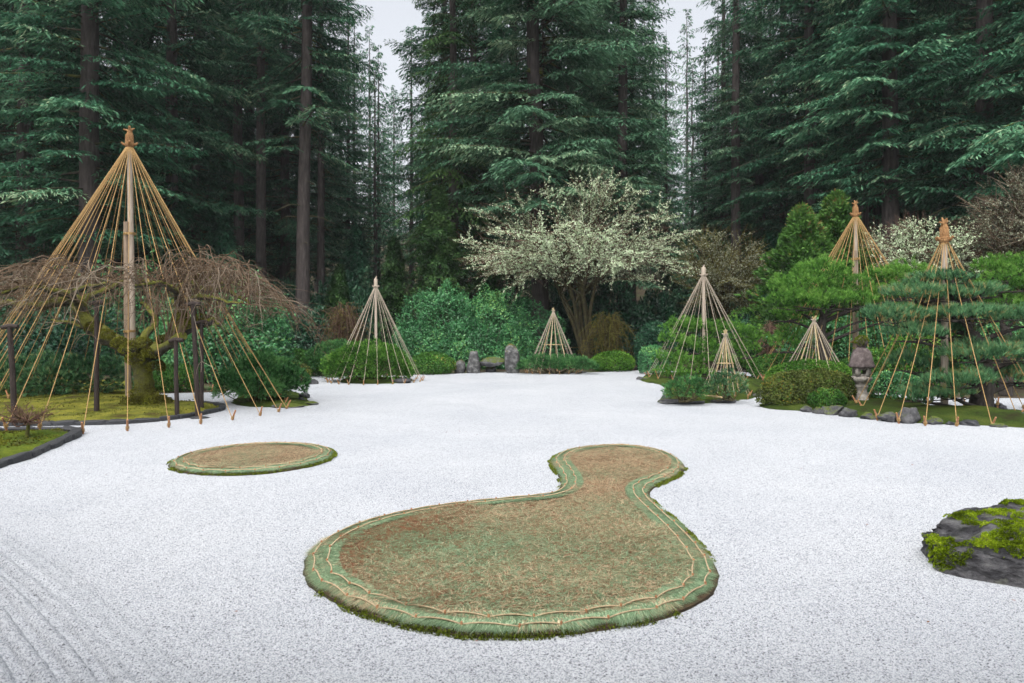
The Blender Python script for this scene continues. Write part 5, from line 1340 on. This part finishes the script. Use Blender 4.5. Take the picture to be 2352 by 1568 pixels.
def conifer_meshes(H, z0, Lmax, n, style='fir', seed=0, shape=1.0, mat='fir', low_thin=.0, droop=.19):
    """crown and branch meshes of one conifer standing on the origin"""
    rg = np.random.default_rng(seed); cr = MB(); br = MB()
    sty = {'fir': 'fir', 'cedar': 'cedar', 'far': 'far'}[style]
    tall = H > 40
    zt = min(H * .93, 30.0) if tall else H
    for i in range(int(n * (1.42 if tall else 1.0))):
        if i < n:
            u = (i + rg.uniform(0, 1)) / n; z = z0 + (zt - z0) * (u if tall else u ** 1.05)
        else:                                                   # thinner growth above
            u = 1.0; z = rg.uniform(zt, H * .98)
        if low_thin and u < low_thin and rg.uniform() < .6: continue
        if tall: taper = max(.06, 1 - (z / H) ** 1.9) * (.6 + .4 * min(1, u / .16)) * shape * rg.choice([1.0, 1.0, .72])
        else: taper = (1 - u) ** .72 * (.62 + .38 * min(1, u / .22)) * shape
        L = max(.5, Lmax * taper * rg.uniform(.6, 1.1))
        key = min((1.5, 2.5, 3.6, 4.8, 6.2), key=lambda q: abs(q - L)); k = L / key
        p, d_, nn, ll, ww, tt = BOUGHS[(sty, key)][rg.integers(3)]
        p = p * k
        az = rg.uniform(0, 2 * PI); pit = rg.uniform(-.22, .12) + (.12 if tall else .45) * u ** 2 - (.25 if style == 'cedar' else 0)
        x = p[:, 0]; q = p.copy()
        dr = droop * rg.uniform(.6, 1.5)
        q[:, 2] += math.tan(pit) * x - dr * x ** 2 / max(L, 1) * (1.0) + .05 * x ** 3 / max(L, 1) ** 2 * (1 if style == 'fir' else .3)
        dz = d_.copy(); dz[:, 2] += -dr * x / max(L, 1)
        c_, s_ = math.cos(az), math.sin(az)
        rot = lambda a: np.stack([a[:, 0] * c_ - a[:, 1] * s_, a[:, 0] * s_ + a[:, 1] * c_, a[:, 2]], -1)
        t0 = rg.normal(.42, .19)
        global R
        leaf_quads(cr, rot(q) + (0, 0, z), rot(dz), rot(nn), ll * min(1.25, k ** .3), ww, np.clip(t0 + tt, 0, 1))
        sx = np.linspace(0, L * .92, 4); sp = np.stack([sx, 0 * sx, math.tan(pit) * sx - dr * sx ** 2 / max(L, 1) + .05 * sx ** 3 / max(L, 1) ** 2 * (1 if style == 'fir' else .3)], -1)
        tube(br, rot(sp) + (0, 0, z), np.linspace(.018 + .011 * L, .008, 4), 3, .5, False)
    return cr.mesh('crown', M[mat]), br.mesh('branches', M['bough_wood'])

def trunk_mesh(H, r, lean=(0, 0), seed=0):
    rg = np.random.default_rng(seed); k = 14; u = np.linspace(0, 1, k)
    p = np.stack([lean[0] * np.sin(u * PI * .5) + .12 * rg.normal(size=k) * u, lean[1] * u, u * H - .4], -1)
    rad = r * (1 - u) ** .85 + .02; rad[0] *= 1.35; rad[1] *= 1.02
    mb = MB(); tube(mb, p, rad, 14, .5, False, .04)
    return mb.mesh('trunk', M['bark_fir'], smooth=True)

def conifer(label, px, Y, meshes, trunk, rot=0.0, sc=1.0, name='conifer', group='tall conifers behind the garden', cat='conifer'):
    x = (px - HX) / F * Y; z = float(terrain_z(np.array([x]), np.array([Y]))[0])
    r_ = thing(name, label, cat, (x, Y, z), group)
    r_.rotation_euler = (0, 0, rot); r_.scale = (sc, sc, sc)
    obj('trunk', trunk, r_); obj('crown', meshes[0], r_); obj('branches', meshes[1], r_)['kind'] = 'stuff'
    return r_

# trees one can tell apart: photo position, distance, height, crown start, reach, boughs, style, trunk radius
near = [   # ..., crown of its own (None) or the shape of another one
    ('dark fir with a thick trunk behind the tallest rope cone', 205, 34, 54, 6.5, 6.2, 150, 'fir', .50, 1, 'fir', None),
    ('dense dark fir filling the upper left corner', 60, 36, 54, 4.5, 6.0, 160, 'fir', .45, 2, 'fir', 15),
    ('drooping dark fir right of the tallest rope cone', 395, 41, 54, 4.6, 6.0, 175, 'fir', .40, 3, 'fir', None),
    ('straight fir with bare grey trunk left of the pair', 548, 50, 56, 16, 4.8, 90, 'fir', .40, 4, 'fir', None),
    ('slim fir with bare trunk beside the grey one', 600, 47, 54, 15, 4.6, 90, 'fir', .36, 5, 'fir', 4),
    ('tall fir with a clean bare brown trunk left of the centre', 693, 41, 54, 12.5, 5.6, 115, 'fir', .40, 6, 'fir', None),
    ('slender black trunked fir in the gap right of the bare trunk', 737, 52, 50, 15, 3.6, 70, 'fir', .28, 7, 'fir', 4),
    ('great grey green fir standing behind the lichen tree', 1246, 39, 58, 8.2, 7.8, 190, 'fir', .47, 8, 'fir_grey', None),
    ('bright drooping cedar left of the great central fir', 1040, 41, 36, 2.2, 4.6, 190, 'cedar', .36, 9, 'cedar', None),
    ('fir right of the great central one above the lichen tree', 1430, 43, 46, 5.0, 4.9, 165, 'fir', .38, 10, 'fir_grey', None),
    ('fir with a dark slim trunk right of centre', 1690, 50, 48, 9.5, 4.0, 105, 'fir', .40, 11, 'fir_grey', None),
    ('broad dark fir above the conical cypresses', 1860, 43, 54, 9, 6.0, 160, 'fir', .40, 12, 'fir', None),
    ('thick trunked fir behind the golden cone at right', 2045, 36, 54, 10.5, 6.4, 150, 'fir', .46, 13, 'fir', 12),
    ('fir with a leaning second trunk beside the thick one', 1985, 40, 48, 11, 4.8, 110, 'fir', .33, 14, 'fir', 6),
    ('black green fir crowding the upper right corner', 2260, 34, 54, 5.5, 6.2, 165, 'fir', .48, 15, 'fir', None),
    ('dark fir at the very right edge', 2430, 31, 52, 6, 6.2, 160, 'fir', .45, 16, 'fir', 1),
]
made = {}
for lab, px, Y, H, z0, Lm, n, st, tr_, sd, mt, like in sorted(near, key=lambda q: q[11] is not None):
    ms = conifer_meshes(H, z0, Lm, int(n * 1.12), st, sd, 1.0, mt, .25 if z0 > 9 else 0) if like is None else made[like][0]
    lean = (-1.0, 0) if sd == 8 else ((.5, 0) if sd in (6, 14) else (0, 0))
    tm = trunk_mesh(H, tr_, lean, sd)
    made[sd] = (ms, tm, H)
    conifer(lab, px, Y, ms, tm, 0.0 if like is None else U(0, 2 * PI))
    # dead lower limbs on the bare part of the trunk
    root = bpy.data.objects[[o.name for o in COL.objects if o.get('label') == lab][0]]; dl = MB()
    for k in range(16):
        z = U(2.5, max(z0, 6) + 3); a = U(0, 2 * PI); l = U(.6, 2.6) * Lm / 6; dv = np.array([math.cos(a), math.sin(a), 0])
        q = [np.array([lean[0] * math.sin(z / H * PI * .5), 0, z]), None, None]; q[1] = q[0] + dv * l * .55 + (0, 0, U(-.1, .15) * l); q[2] = q[0] + dv * l + (0, 0, -U(.1, .45) * l)
        tube(dl, spline(q, 3), np.linspace(.035, .01, 7), 4, .5, False)
        for _ in range(3): e = q[1] + R.normal(0, .45, 3) * (1, 1, .5); tube(dl, [q[1], e], [.012, .006], 3, .5, False)
    obj('dead_limbs', dl.mesh('dead_limbs', M['bark_moss2']), root)['kind'] = 'stuff'

# farther trees reuse those shapes, turned and resized
FAR = [(conifer_meshes(34, 2.0, 6.0, 140, 'far', 50 + k, 1.0, 'fir'), trunk_mesh(34, .3, (0, 0), 60 + k)) for k in range(2)]
far_spec = [
    ('misty fir fading out in the sky gap right of centre', 1700, 170, 11, -2.0), ('pale pointed fir in the fog right of centre', 1578, 180, 10, -1.75),
    ('hazy fir behind the slim trunks at left', 640, 64, 3, 0.68), ('hazy fir left of the sky gap', 800, 68, 12, 0.646), ('grey fir low in the sky gap left of centre', 905, 170, 10, -1.1),
    ('background fir between the upper left firs', 130, 58, 12, 0.68), ('background fir behind the tallest cone', 310, 60, 10, 0.68), ('background fir above the bare twigs', 470, 62, 12, 0.714),
    ('background fir left of the cedar', 985, 60, 10, 0.578), ('background fir right of the cedar', 1130, 58, 3, 0.68), ('background fir behind the great central fir', 1340, 62, 12, 0.68),
    ('background fir below the fog right of centre', 1530, 62, 1, 0.49), ('background fir left of the slim trunk', 1620, 60, 2, 0.476), ('background fir right of the slim trunk', 1770, 58, 3, 0.626),
    ('background fir behind the conical cypresses', 1920, 60, 12, 0.714), ('background fir between the right hand trunks', 2110, 56, 10, 0.748), ('background fir in the right corner', 2200, 52, 12, 0.714), ('background fir at the right margin', 2340, 50, 3, 0.714),
    ('hazy fir closing the gap left of the cedar', 862, 66, 2, -.72), ('hazy fir beside the cedar in the pale gap', 945, 72, 10, -.85), ('hazy fir low behind the cedar', 905, 110, 3, -.85),
    ('hazy fir under the right hand sky gap', 1590, 72, 10, -.75), ('hazy fir closing the right hand gap', 1650, 78, 2, -1.0), ('hazy fir behind the slim trunk right of centre', 1735, 88, 3, -1.2), ('hazy fir right of the great fir', 1500, 84, 12, -1.05),
    ('background fir at the left margin', -40, 52, 12, 0.714), ('background fir deep behind the camellia', 870, 74, 2, -.8), ('background fir deep behind the bare trunk', 730, 82, 1, 0.646),
]
for k, (lab, px, Y, sd, sc) in enumerate(far_spec):
    ms, tm, H = made[sd] if sc > 0 else (*FAR[k % 2], 34); conifer(lab, px, Y, ms, tm, U(0, 2 * PI), abs(sc))
# shaded firs that close the view between the trunks, alike and half hidden
for px, Y, sd, sc in [(-60, 47, 3, .9), (20, 50, 1, .9), (110, 47, 12, .9), (270, 48, 15, .9), (340, 52, 1, .95), (450, 50, 3, .9), (510, 56, 15, .95), (575, 58, 3, 1.0), (655, 54, 1, .85), (738, 58, 15, .78), (1022, 52, 12, .9), (1090, 50, 3, .9), (1180, 54, 15, .95), (1310, 52, 1, .9), (1390, 54, 3, .9), (1452, 56, 12, .8), (1662, 58, 15, .72), (1745, 54, 1, .8), (1800, 52, 3, .9), (1900, 54, 15, .95), (1950, 50, 3, .9), (2010, 48, 1, .95), (2085, 50, 15, .95), (2150, 46, 3, .9), (2215, 44, 12, .9), (2300, 44, 1, .9), (2390, 42, 3, .9)]:
    ms, tm, H = made[sd]; conifer('shaded fir half hidden between the taller trunks', px, Y, ms, tm, U(0, 2 * PI), sc, 'shaded_conifer', 'shaded firs between the tall trunks')
# the wood on the rising slope behind, too far to tell apart singly
cnt = 0
for row, (Y, dxp) in enumerate([(68, 6.0), (88, 7.0), (115, 8.5), (150, 10.5)]):
    x = -.85 * Y
    while x < .85 * Y:
        px = HX + x / Y * F
        gap = (850 < px < 960) or (1500 < px < 1640)
        if not (gap and Y < 100):
            sc = U(.85, 1.2) * (.80 if gap else 1.0)
            ms, tm = FAR[R.integers(2)]
            conifer('far conifer of the misty wood on the slope behind', px, Y + U(-4, 4), ms, tm, U(0, 2 * PI), sc, 'far_conifer', 'misty conifers on the slope')
            cnt += 1
        x += dxp * U(.75, 1.25)

# understory: lower trees and bushes that close the view between the trunks
def small_conifer(label, px, base, top, hw, Y, mat, kind='cypress', seed=0, n=4200, z=None):
    s = Y / F; x = (px - HX) * s; z0 = float(terrain_z(np.array([x]), np.array([Y]))[0]); H = CAM_H - (top - HY) * s - z0; rw = hw * s
    root = thing('small_conifer', label, 'conifer', (x, Y, z0)); mb = MB()
    u = U(0, 1, n) ** .75; a = U(0, 2 * PI, n)
    lay = .85 + .15 * np.sin(u * H * 7 + 2 * np.sin(a * 2 + seed))
    r_ = rw * (1 - u) ** .8 * (1 - np.exp(-u * 30)) * (1 + .38 * snoise(np.stack([np.cos(a) * 2, np.sin(a) * 2, u * H * 1.2], -1), 1.8, seed)) * lay * U(.72, 1, n) ** .6 + .05
    q = np.stack([x + r_ * np.cos(a), Y + r_ * np.sin(a), z0 + .15 + u * (H - .15)], -1); out_ = np.stack([np.cos(a), np.sin(a), 0 * a], -1)
    t = np.clip(.5 + .25 * snoise(q, 1.8, seed) + R.normal(0, .15, n), 0, 1)
    for rep in range(4):
        leaf_quads(mb, q + R.normal(0, .06, q.shape), unit(out_ * .8 + (0, 0, .55 if kind == 'cypress' else -.3) + R.normal(size=q.shape) * .45), unit(out_ + (0, 0, .4)), U(.14, .28, n), U(.06, .11, n), np.clip(t + R.normal(0, .08, n), 0, 1))
    part('foliage', mb, M[mat], root)
    mb = MB(); tube(mb, [(x, Y, z0 - .1), (x + .03, Y, z0 + H * .5), (x, Y, z0 + H * .93)], [.12, .08, .02], 7); part('trunk', mb, M['bark_dark'], root)
small_conifer('conical bright cypress left of the golden cone behind', 1842, 800, 478, 165, 31.5, 'cypress', seed=1, n=5200)
small_conifer('second conical cypress touching the golden rope cone', 1922, 800, 446, 150, 32.5, 'cypress', seed=2, n=5200)
small_conifer('low green cypress in front of the conical one', 1790, 800, 640, 40, 30.5, 'cedar', seed=3, n=2600)
small_conifer('young cedar under the great central fir', 1010, 800, 430, 80, 39, 'cedar', 'cedar', 5, 5000)
# young hemlocks: three grown shapes, set again with other turns and sizes
def hemlock_meshes(mat, seed, n=4000):
    mb = MB(); u = U(0, 1, n) ** .75; a = U(0, 2 * PI, n); H = 7.0
    wh = np.floor(u * 13 + .6 * np.sin(a * 3 + seed)) / 13                      # whorls of drooping boughs
    f_ = (u - wh) * 13
    r_ = 2.2 * (1 - u) ** .8 * (.55 + .45 * (1 - np.clip(f_, 0, 1))) * (1 + .25 * snoise(np.stack([np.cos(a) * 2, np.sin(a) * 2, u * 8], -1), 1.8, seed)) * U(.35, 1, n) ** .5 + .05
    q = np.stack([r_ * np.cos(a), r_ * np.sin(a), .1 + u * H - .14 * r_], -1); out_ = np.stack([np.cos(a), np.sin(a), 0 * a], -1)
    t = np.clip(.45 + .25 * snoise(q, 1.8, seed) + R.normal(0, .15, n) + .12 * (r_ - 1), 0, 1)
    for rep in range(4):
        leaf_quads(mb, q + R.normal(0, .07, q.shape), unit(out_ * .9 + (0, 0, -.4) + R.normal(size=q.shape) * .45), unit(out_ * .4 + (0, 0, 1)), U(.16, .32, n), U(.07, .12, n), np.clip(t + R.normal(0, .08, n), 0, 1))
    tr = MB(); tube(tr, [(0, 0, -.2), (.04, 0, H * .5), (0, 0, H * .95)], [.11, .07, .015], 7)
    return mb.mesh('foliage', M[mat]), tr.mesh('trunk', M['bark_dark'])
HEM = [hemlock_meshes('fir', 1), hemlock_meshes('fir_grey', 2), hemlock_meshes('cedar', 3)]
for lab, px, top, hw, Y, k in [
    ('shaded young hemlock between the bare trunks', 510, 470, 90, 41, 0), ('shaded young hemlock right of the bare brown trunk', 820, 520, 80, 47, 0), ('young hemlock right of the lichen tree', 1560, 520, 90, 44, 1), ('young hemlock behind the thin lichen tree', 1770, 540, 80, 42, 0),
    ('dark young hemlock behind the right rope cone', 2170, 470, 110, 34.5, 0), ('dark young hemlock at the right margin', 2330, 420, 110, 33, 0), ('dark young hemlock at the left margin', 20, 430, 110, 40, 0), ('young hemlock left of the tallest rope cone', 150, 520, 90, 41, 1), ('young hemlock behind the golden fan of ropes', 400, 540, 90, 40, 0),
    ('young cedar left of the lichen tree', 1120, 560, 75, 38.5, 2), ('soft green young hemlock behind the pale cone left of centre', 905, 548, 70, 40, 2), ('green young hemlock behind the russet bare shrub', 780, 610, 60, 38, 2), ('low green hemlock left of the reddish shrub', 1640, 600, 60, 43, 2)]:
    s = Y / F; x = (px - HX) * s; z0 = float(terrain_z(np.array([x]), np.array([Y]))[0]); H = CAM_H - (top - HY) * s - z0
    r_ = thing('young_hemlock', lab, 'conifer', (x, Y, z0), 'young hemlocks between the trunks'); r_.rotation_euler = (0, 0, U(0, 6.28)); r_.scale = (hw * s / 2.2, hw * s / 2.2, H / 7.1)
    obj('foliage', HEM[k][0], r_); obj('trunk', HEM[k][1], r_)
def under_mesh(mat, seed, n=7000):
    mb = MB()
    for ox, oy, ks, kh in ((-.45, 0, .62, .86), (.42, .1, .6, 1), (0, -.25, .75, .66), (.75, -.1, .35, .6), (-.8, -.1, .3, .55)):
        q, nr = dome(int(n * ks * kh), (ox, oy, kh * .5), (ks, ks * .6, kh * .5), .25, 4, seed, -.9, (.7, 1)); m = len(q)
        leaf_quads(mb, q, unit(nr * .6 + R.normal(size=q.shape) * .7), unit(nr + (0, 0, .6)), U(.05, .10, m), U(.025, .045, m), np.clip(.4 + .25 * snoise(q, 5, seed) + R.normal(0, .2, m), 0, 1))
    return mb.mesh('foliage', M[mat])
UM = {('rhodo', 0): under_mesh('rhodo', 1), ('rhodo', 1): under_mesh('rhodo', 2), ('camellia', 0): under_mesh('rhodo', 3)}; UM[('camellia', 1)] = UM[('camellia', 0)]
for k, (px, hw, top, Y, mt, lab) in enumerate([(640, 90, 640, 45, 'rhodo', 'dark undergrowth bush beneath the bare trunks'), (800, 90, 650, 44, 'rhodo', 'dark undergrowth bush right of the bare brown trunk'), (1220, 110, 640, 43, 'camellia', 'dark undergrowth bush beneath the great fir'),
                                         (1430, 110, 650, 41, 'camellia', 'dark undergrowth bush below the lichen tree'), (1590, 90, 660, 45, 'rhodo', 'dark undergrowth bush right of the lichen tree'), (1730, 90, 650, 43, 'rhodo', 'dark undergrowth bush behind the reddish shrub'), (2080, 110, 640, 38, 'rhodo', 'dark undergrowth bush behind the umbrella pine'), (2290, 120, 640, 36, 'camellia', 'dark undergrowth bush at the right margin'), (480, 100, 650, 42, 'rhodo', 'dark undergrowth bush behind the weeping twigs')]):
    s_ = Y / F; x = (px - HX) * s_; z0 = float(terrain_z(np.array([x]), np.array([Y]))[0]); H = CAM_H - (top - HY) * s_ - z0
    r_ = thing('undergrowth_bush', lab, 'bush', (x, Y, z0), 'dark bushes under the tall conifers'); r_.scale = (hw * s_, hw * s_, H); r_.rotation_euler = (0, 0, U(-.3, .3) + PI * (k % 2))
    obj('foliage', UM[(mt, k % 2)], r_)

# ================================================================== unseen shelter added behind the viewer so its eaves darken the near gravel
def shade_pavilion():
    wood = noise_mat('pavilion_wood', [(.3, (.03, .02, .014)), (.6, (.07, .05, .035)), (.85, (.12, .09, .065))], 5, 4, (4, 4, .5), .6, .3, 20, .006)
    tiles = noise_mat('roof_shingle', [(.3, (.05, .05, .05)), (.6, (.10, .10, .095)), (.85, (.16, .155, .145))], 4, 5, (1, 3, 1), .85, .6, 20, .02)
    plaster = noise_mat('plaster', [(.3, (.42, .39, .33)), (.7, (.52, .49, .43))], 2, 4, None, .9, .2, 40, .003)
    root = thing('shade_pavilion', 'unseen dark wooden shelter with deep eaves added behind the viewer for shade', 'shade_pavilion', (0, -2, 0))
    def boxes(name, lst, m):
        for (x0, x1, y0, y1, z0, z1) in lst:
            V = np.array([(x, y, z) for z in (z0, z1) for x, y in ((x0, y0), (x1, y0), (x1, y1), (x0, y1))], float)
            part(name, MB().add(V, [[0, 3, 2, 1], [4, 5, 6, 7], [0, 1, 5, 4], [1, 2, 6, 5], [2, 3, 7, 6], [3, 0, 4, 7]]), m, root)
    boxes('deck_board', [(-9, 11, -3.2 + k * .3, -2.91 + k * .3, .38, .46) for k in range(17)], wood)
    boxes('post', [(x - .08, x + .08, 1.21, 1.37, .46, 3.46) for x in (-8.6, -4.4, 4.4, 8.6)], wood)
    boxes('post', [(x - .08, x + .08, -3.2, -3.04, 0, 3.35) for x in (-8.6, -4.4, 0, 4.4, 8.6)], wood)
    boxes('back_wall', [(-9, 11, -3.5, -3.35, 0, 3.4)], plaster)
    boxes('beam', [(-9, 11, 1.20, 1.38, 3.46, 3.64)], wood)
    mb = MB()                                             # roof: front and back slope, 0.18 thick
    for ya, za, yb, zb in ((1.9, 3.64, -3.2, 5.5), (-3.2, 5.5, -8.3, 3.64)):
        V = [(-11, ya, za), (12, ya, za), (12, yb, zb), (-11, yb, zb)]; V = np.array(V + [(x, y, z + .18) for x, y, z in V], float)
        mb.add(V, [[0, 3, 2, 1], [4, 5, 6, 7], [0, 1, 5, 4], [1, 2, 6, 5], [2, 3, 7, 6], [3, 0, 4, 7]])
    rf = part('roof', mb, tiles, root)
    mb = MB()
    for k in range(58):
        x = -10.8 + k * .4; V = np.array([(x - .035, 1.86, 3.53), (x + .035, 1.86, 3.53), (x + .035, -3.1, 5.34), (x - .035, -3.1, 5.34)]); V = np.vstack([V, V + (0, 0, .11)])
        part('rafter', MB().add(V, [[0, 3, 2, 1], [4, 5, 6, 7], [0, 1, 5, 4], [1, 2, 6, 5], [2, 3, 7, 6], [3, 0, 4, 7]]), wood, rf)
    # short unseen side wing, added on the left to darken the near left gravel
    boxes('shade_wing_wall', [(-5.6, -5.45, 1.6, 3.6, 0, 3.2), (-10, -5.6, 3.45, 3.6, 0, 3.2)], plaster)
    V = np.array([(-4.8, 1.95, 3.25), (-4.8, 4.0, 3.25), (-10.6, 4.0, 3.25), (-10.6, 1.95, 3.25), (-7.7, 1.95, 4.4), (-7.7, 4.0, 4.4)])
    part('shade_wing_roof', MB().add(V, [[0, 1, 5, 4], [2, 3, 4, 5], [0, 3, 2, 1]]).add(V[[1, 2, 5]], [[0, 1, 2]]).add(V[[3, 0, 4]], [[0, 1, 2]]), tiles, root)
shade_pavilion()

# ================================================================== mist
def haze():
    mb = MB(); x, y0, y1, z0, z1 = 425, -65, 425, -1.5, 72
    V = np.array([(sx * x, y, z) for z in (z0, z1) for sx, y in ((-1, y0), (1, y0), (1, y1), (-1, y1))])
    m = bpy.data.materials.new('haze'); m.use_nodes = True; nt = m.node_tree; nt.nodes.clear()
    out = nt.nodes.new('ShaderNodeOutputMaterial'); pv = nt.nodes.new('ShaderNodeVolumePrincipled')
    pv.inputs['Color'].default_value = (.93, .96, 1, 1); pv.inputs['Density'].default_value = HAZE; pv.inputs['Anisotropy'].default_value = .2
    nt.links.new(pv.outputs[0], out.inputs['Volume'])
    mb.add(V, [[0, 3, 2, 1], [4, 5, 6, 7], [0, 1, 5, 4], [1, 2, 6, 5], [2, 3, 7, 6], [3, 0, 4, 7]])
    solo('haze', mb, m, 'thin grey mist between the trees', kind='stuff', loc=(0, 0, 0))
HAZE = .0003
if HAZE: haze()

for lab, who in LABELS.items():
    if len(who) > 1 and any(w[1] is None for w in who): print('LABEL REPEATED', lab, who[:3])
print('TRIS', sum(sum(len(p.vertices) - 2 for p in m.polygons) for m in bpy.data.meshes) if False else sum(len(m.loops) - 2 * len(m.polygons) for m in bpy.data.meshes))
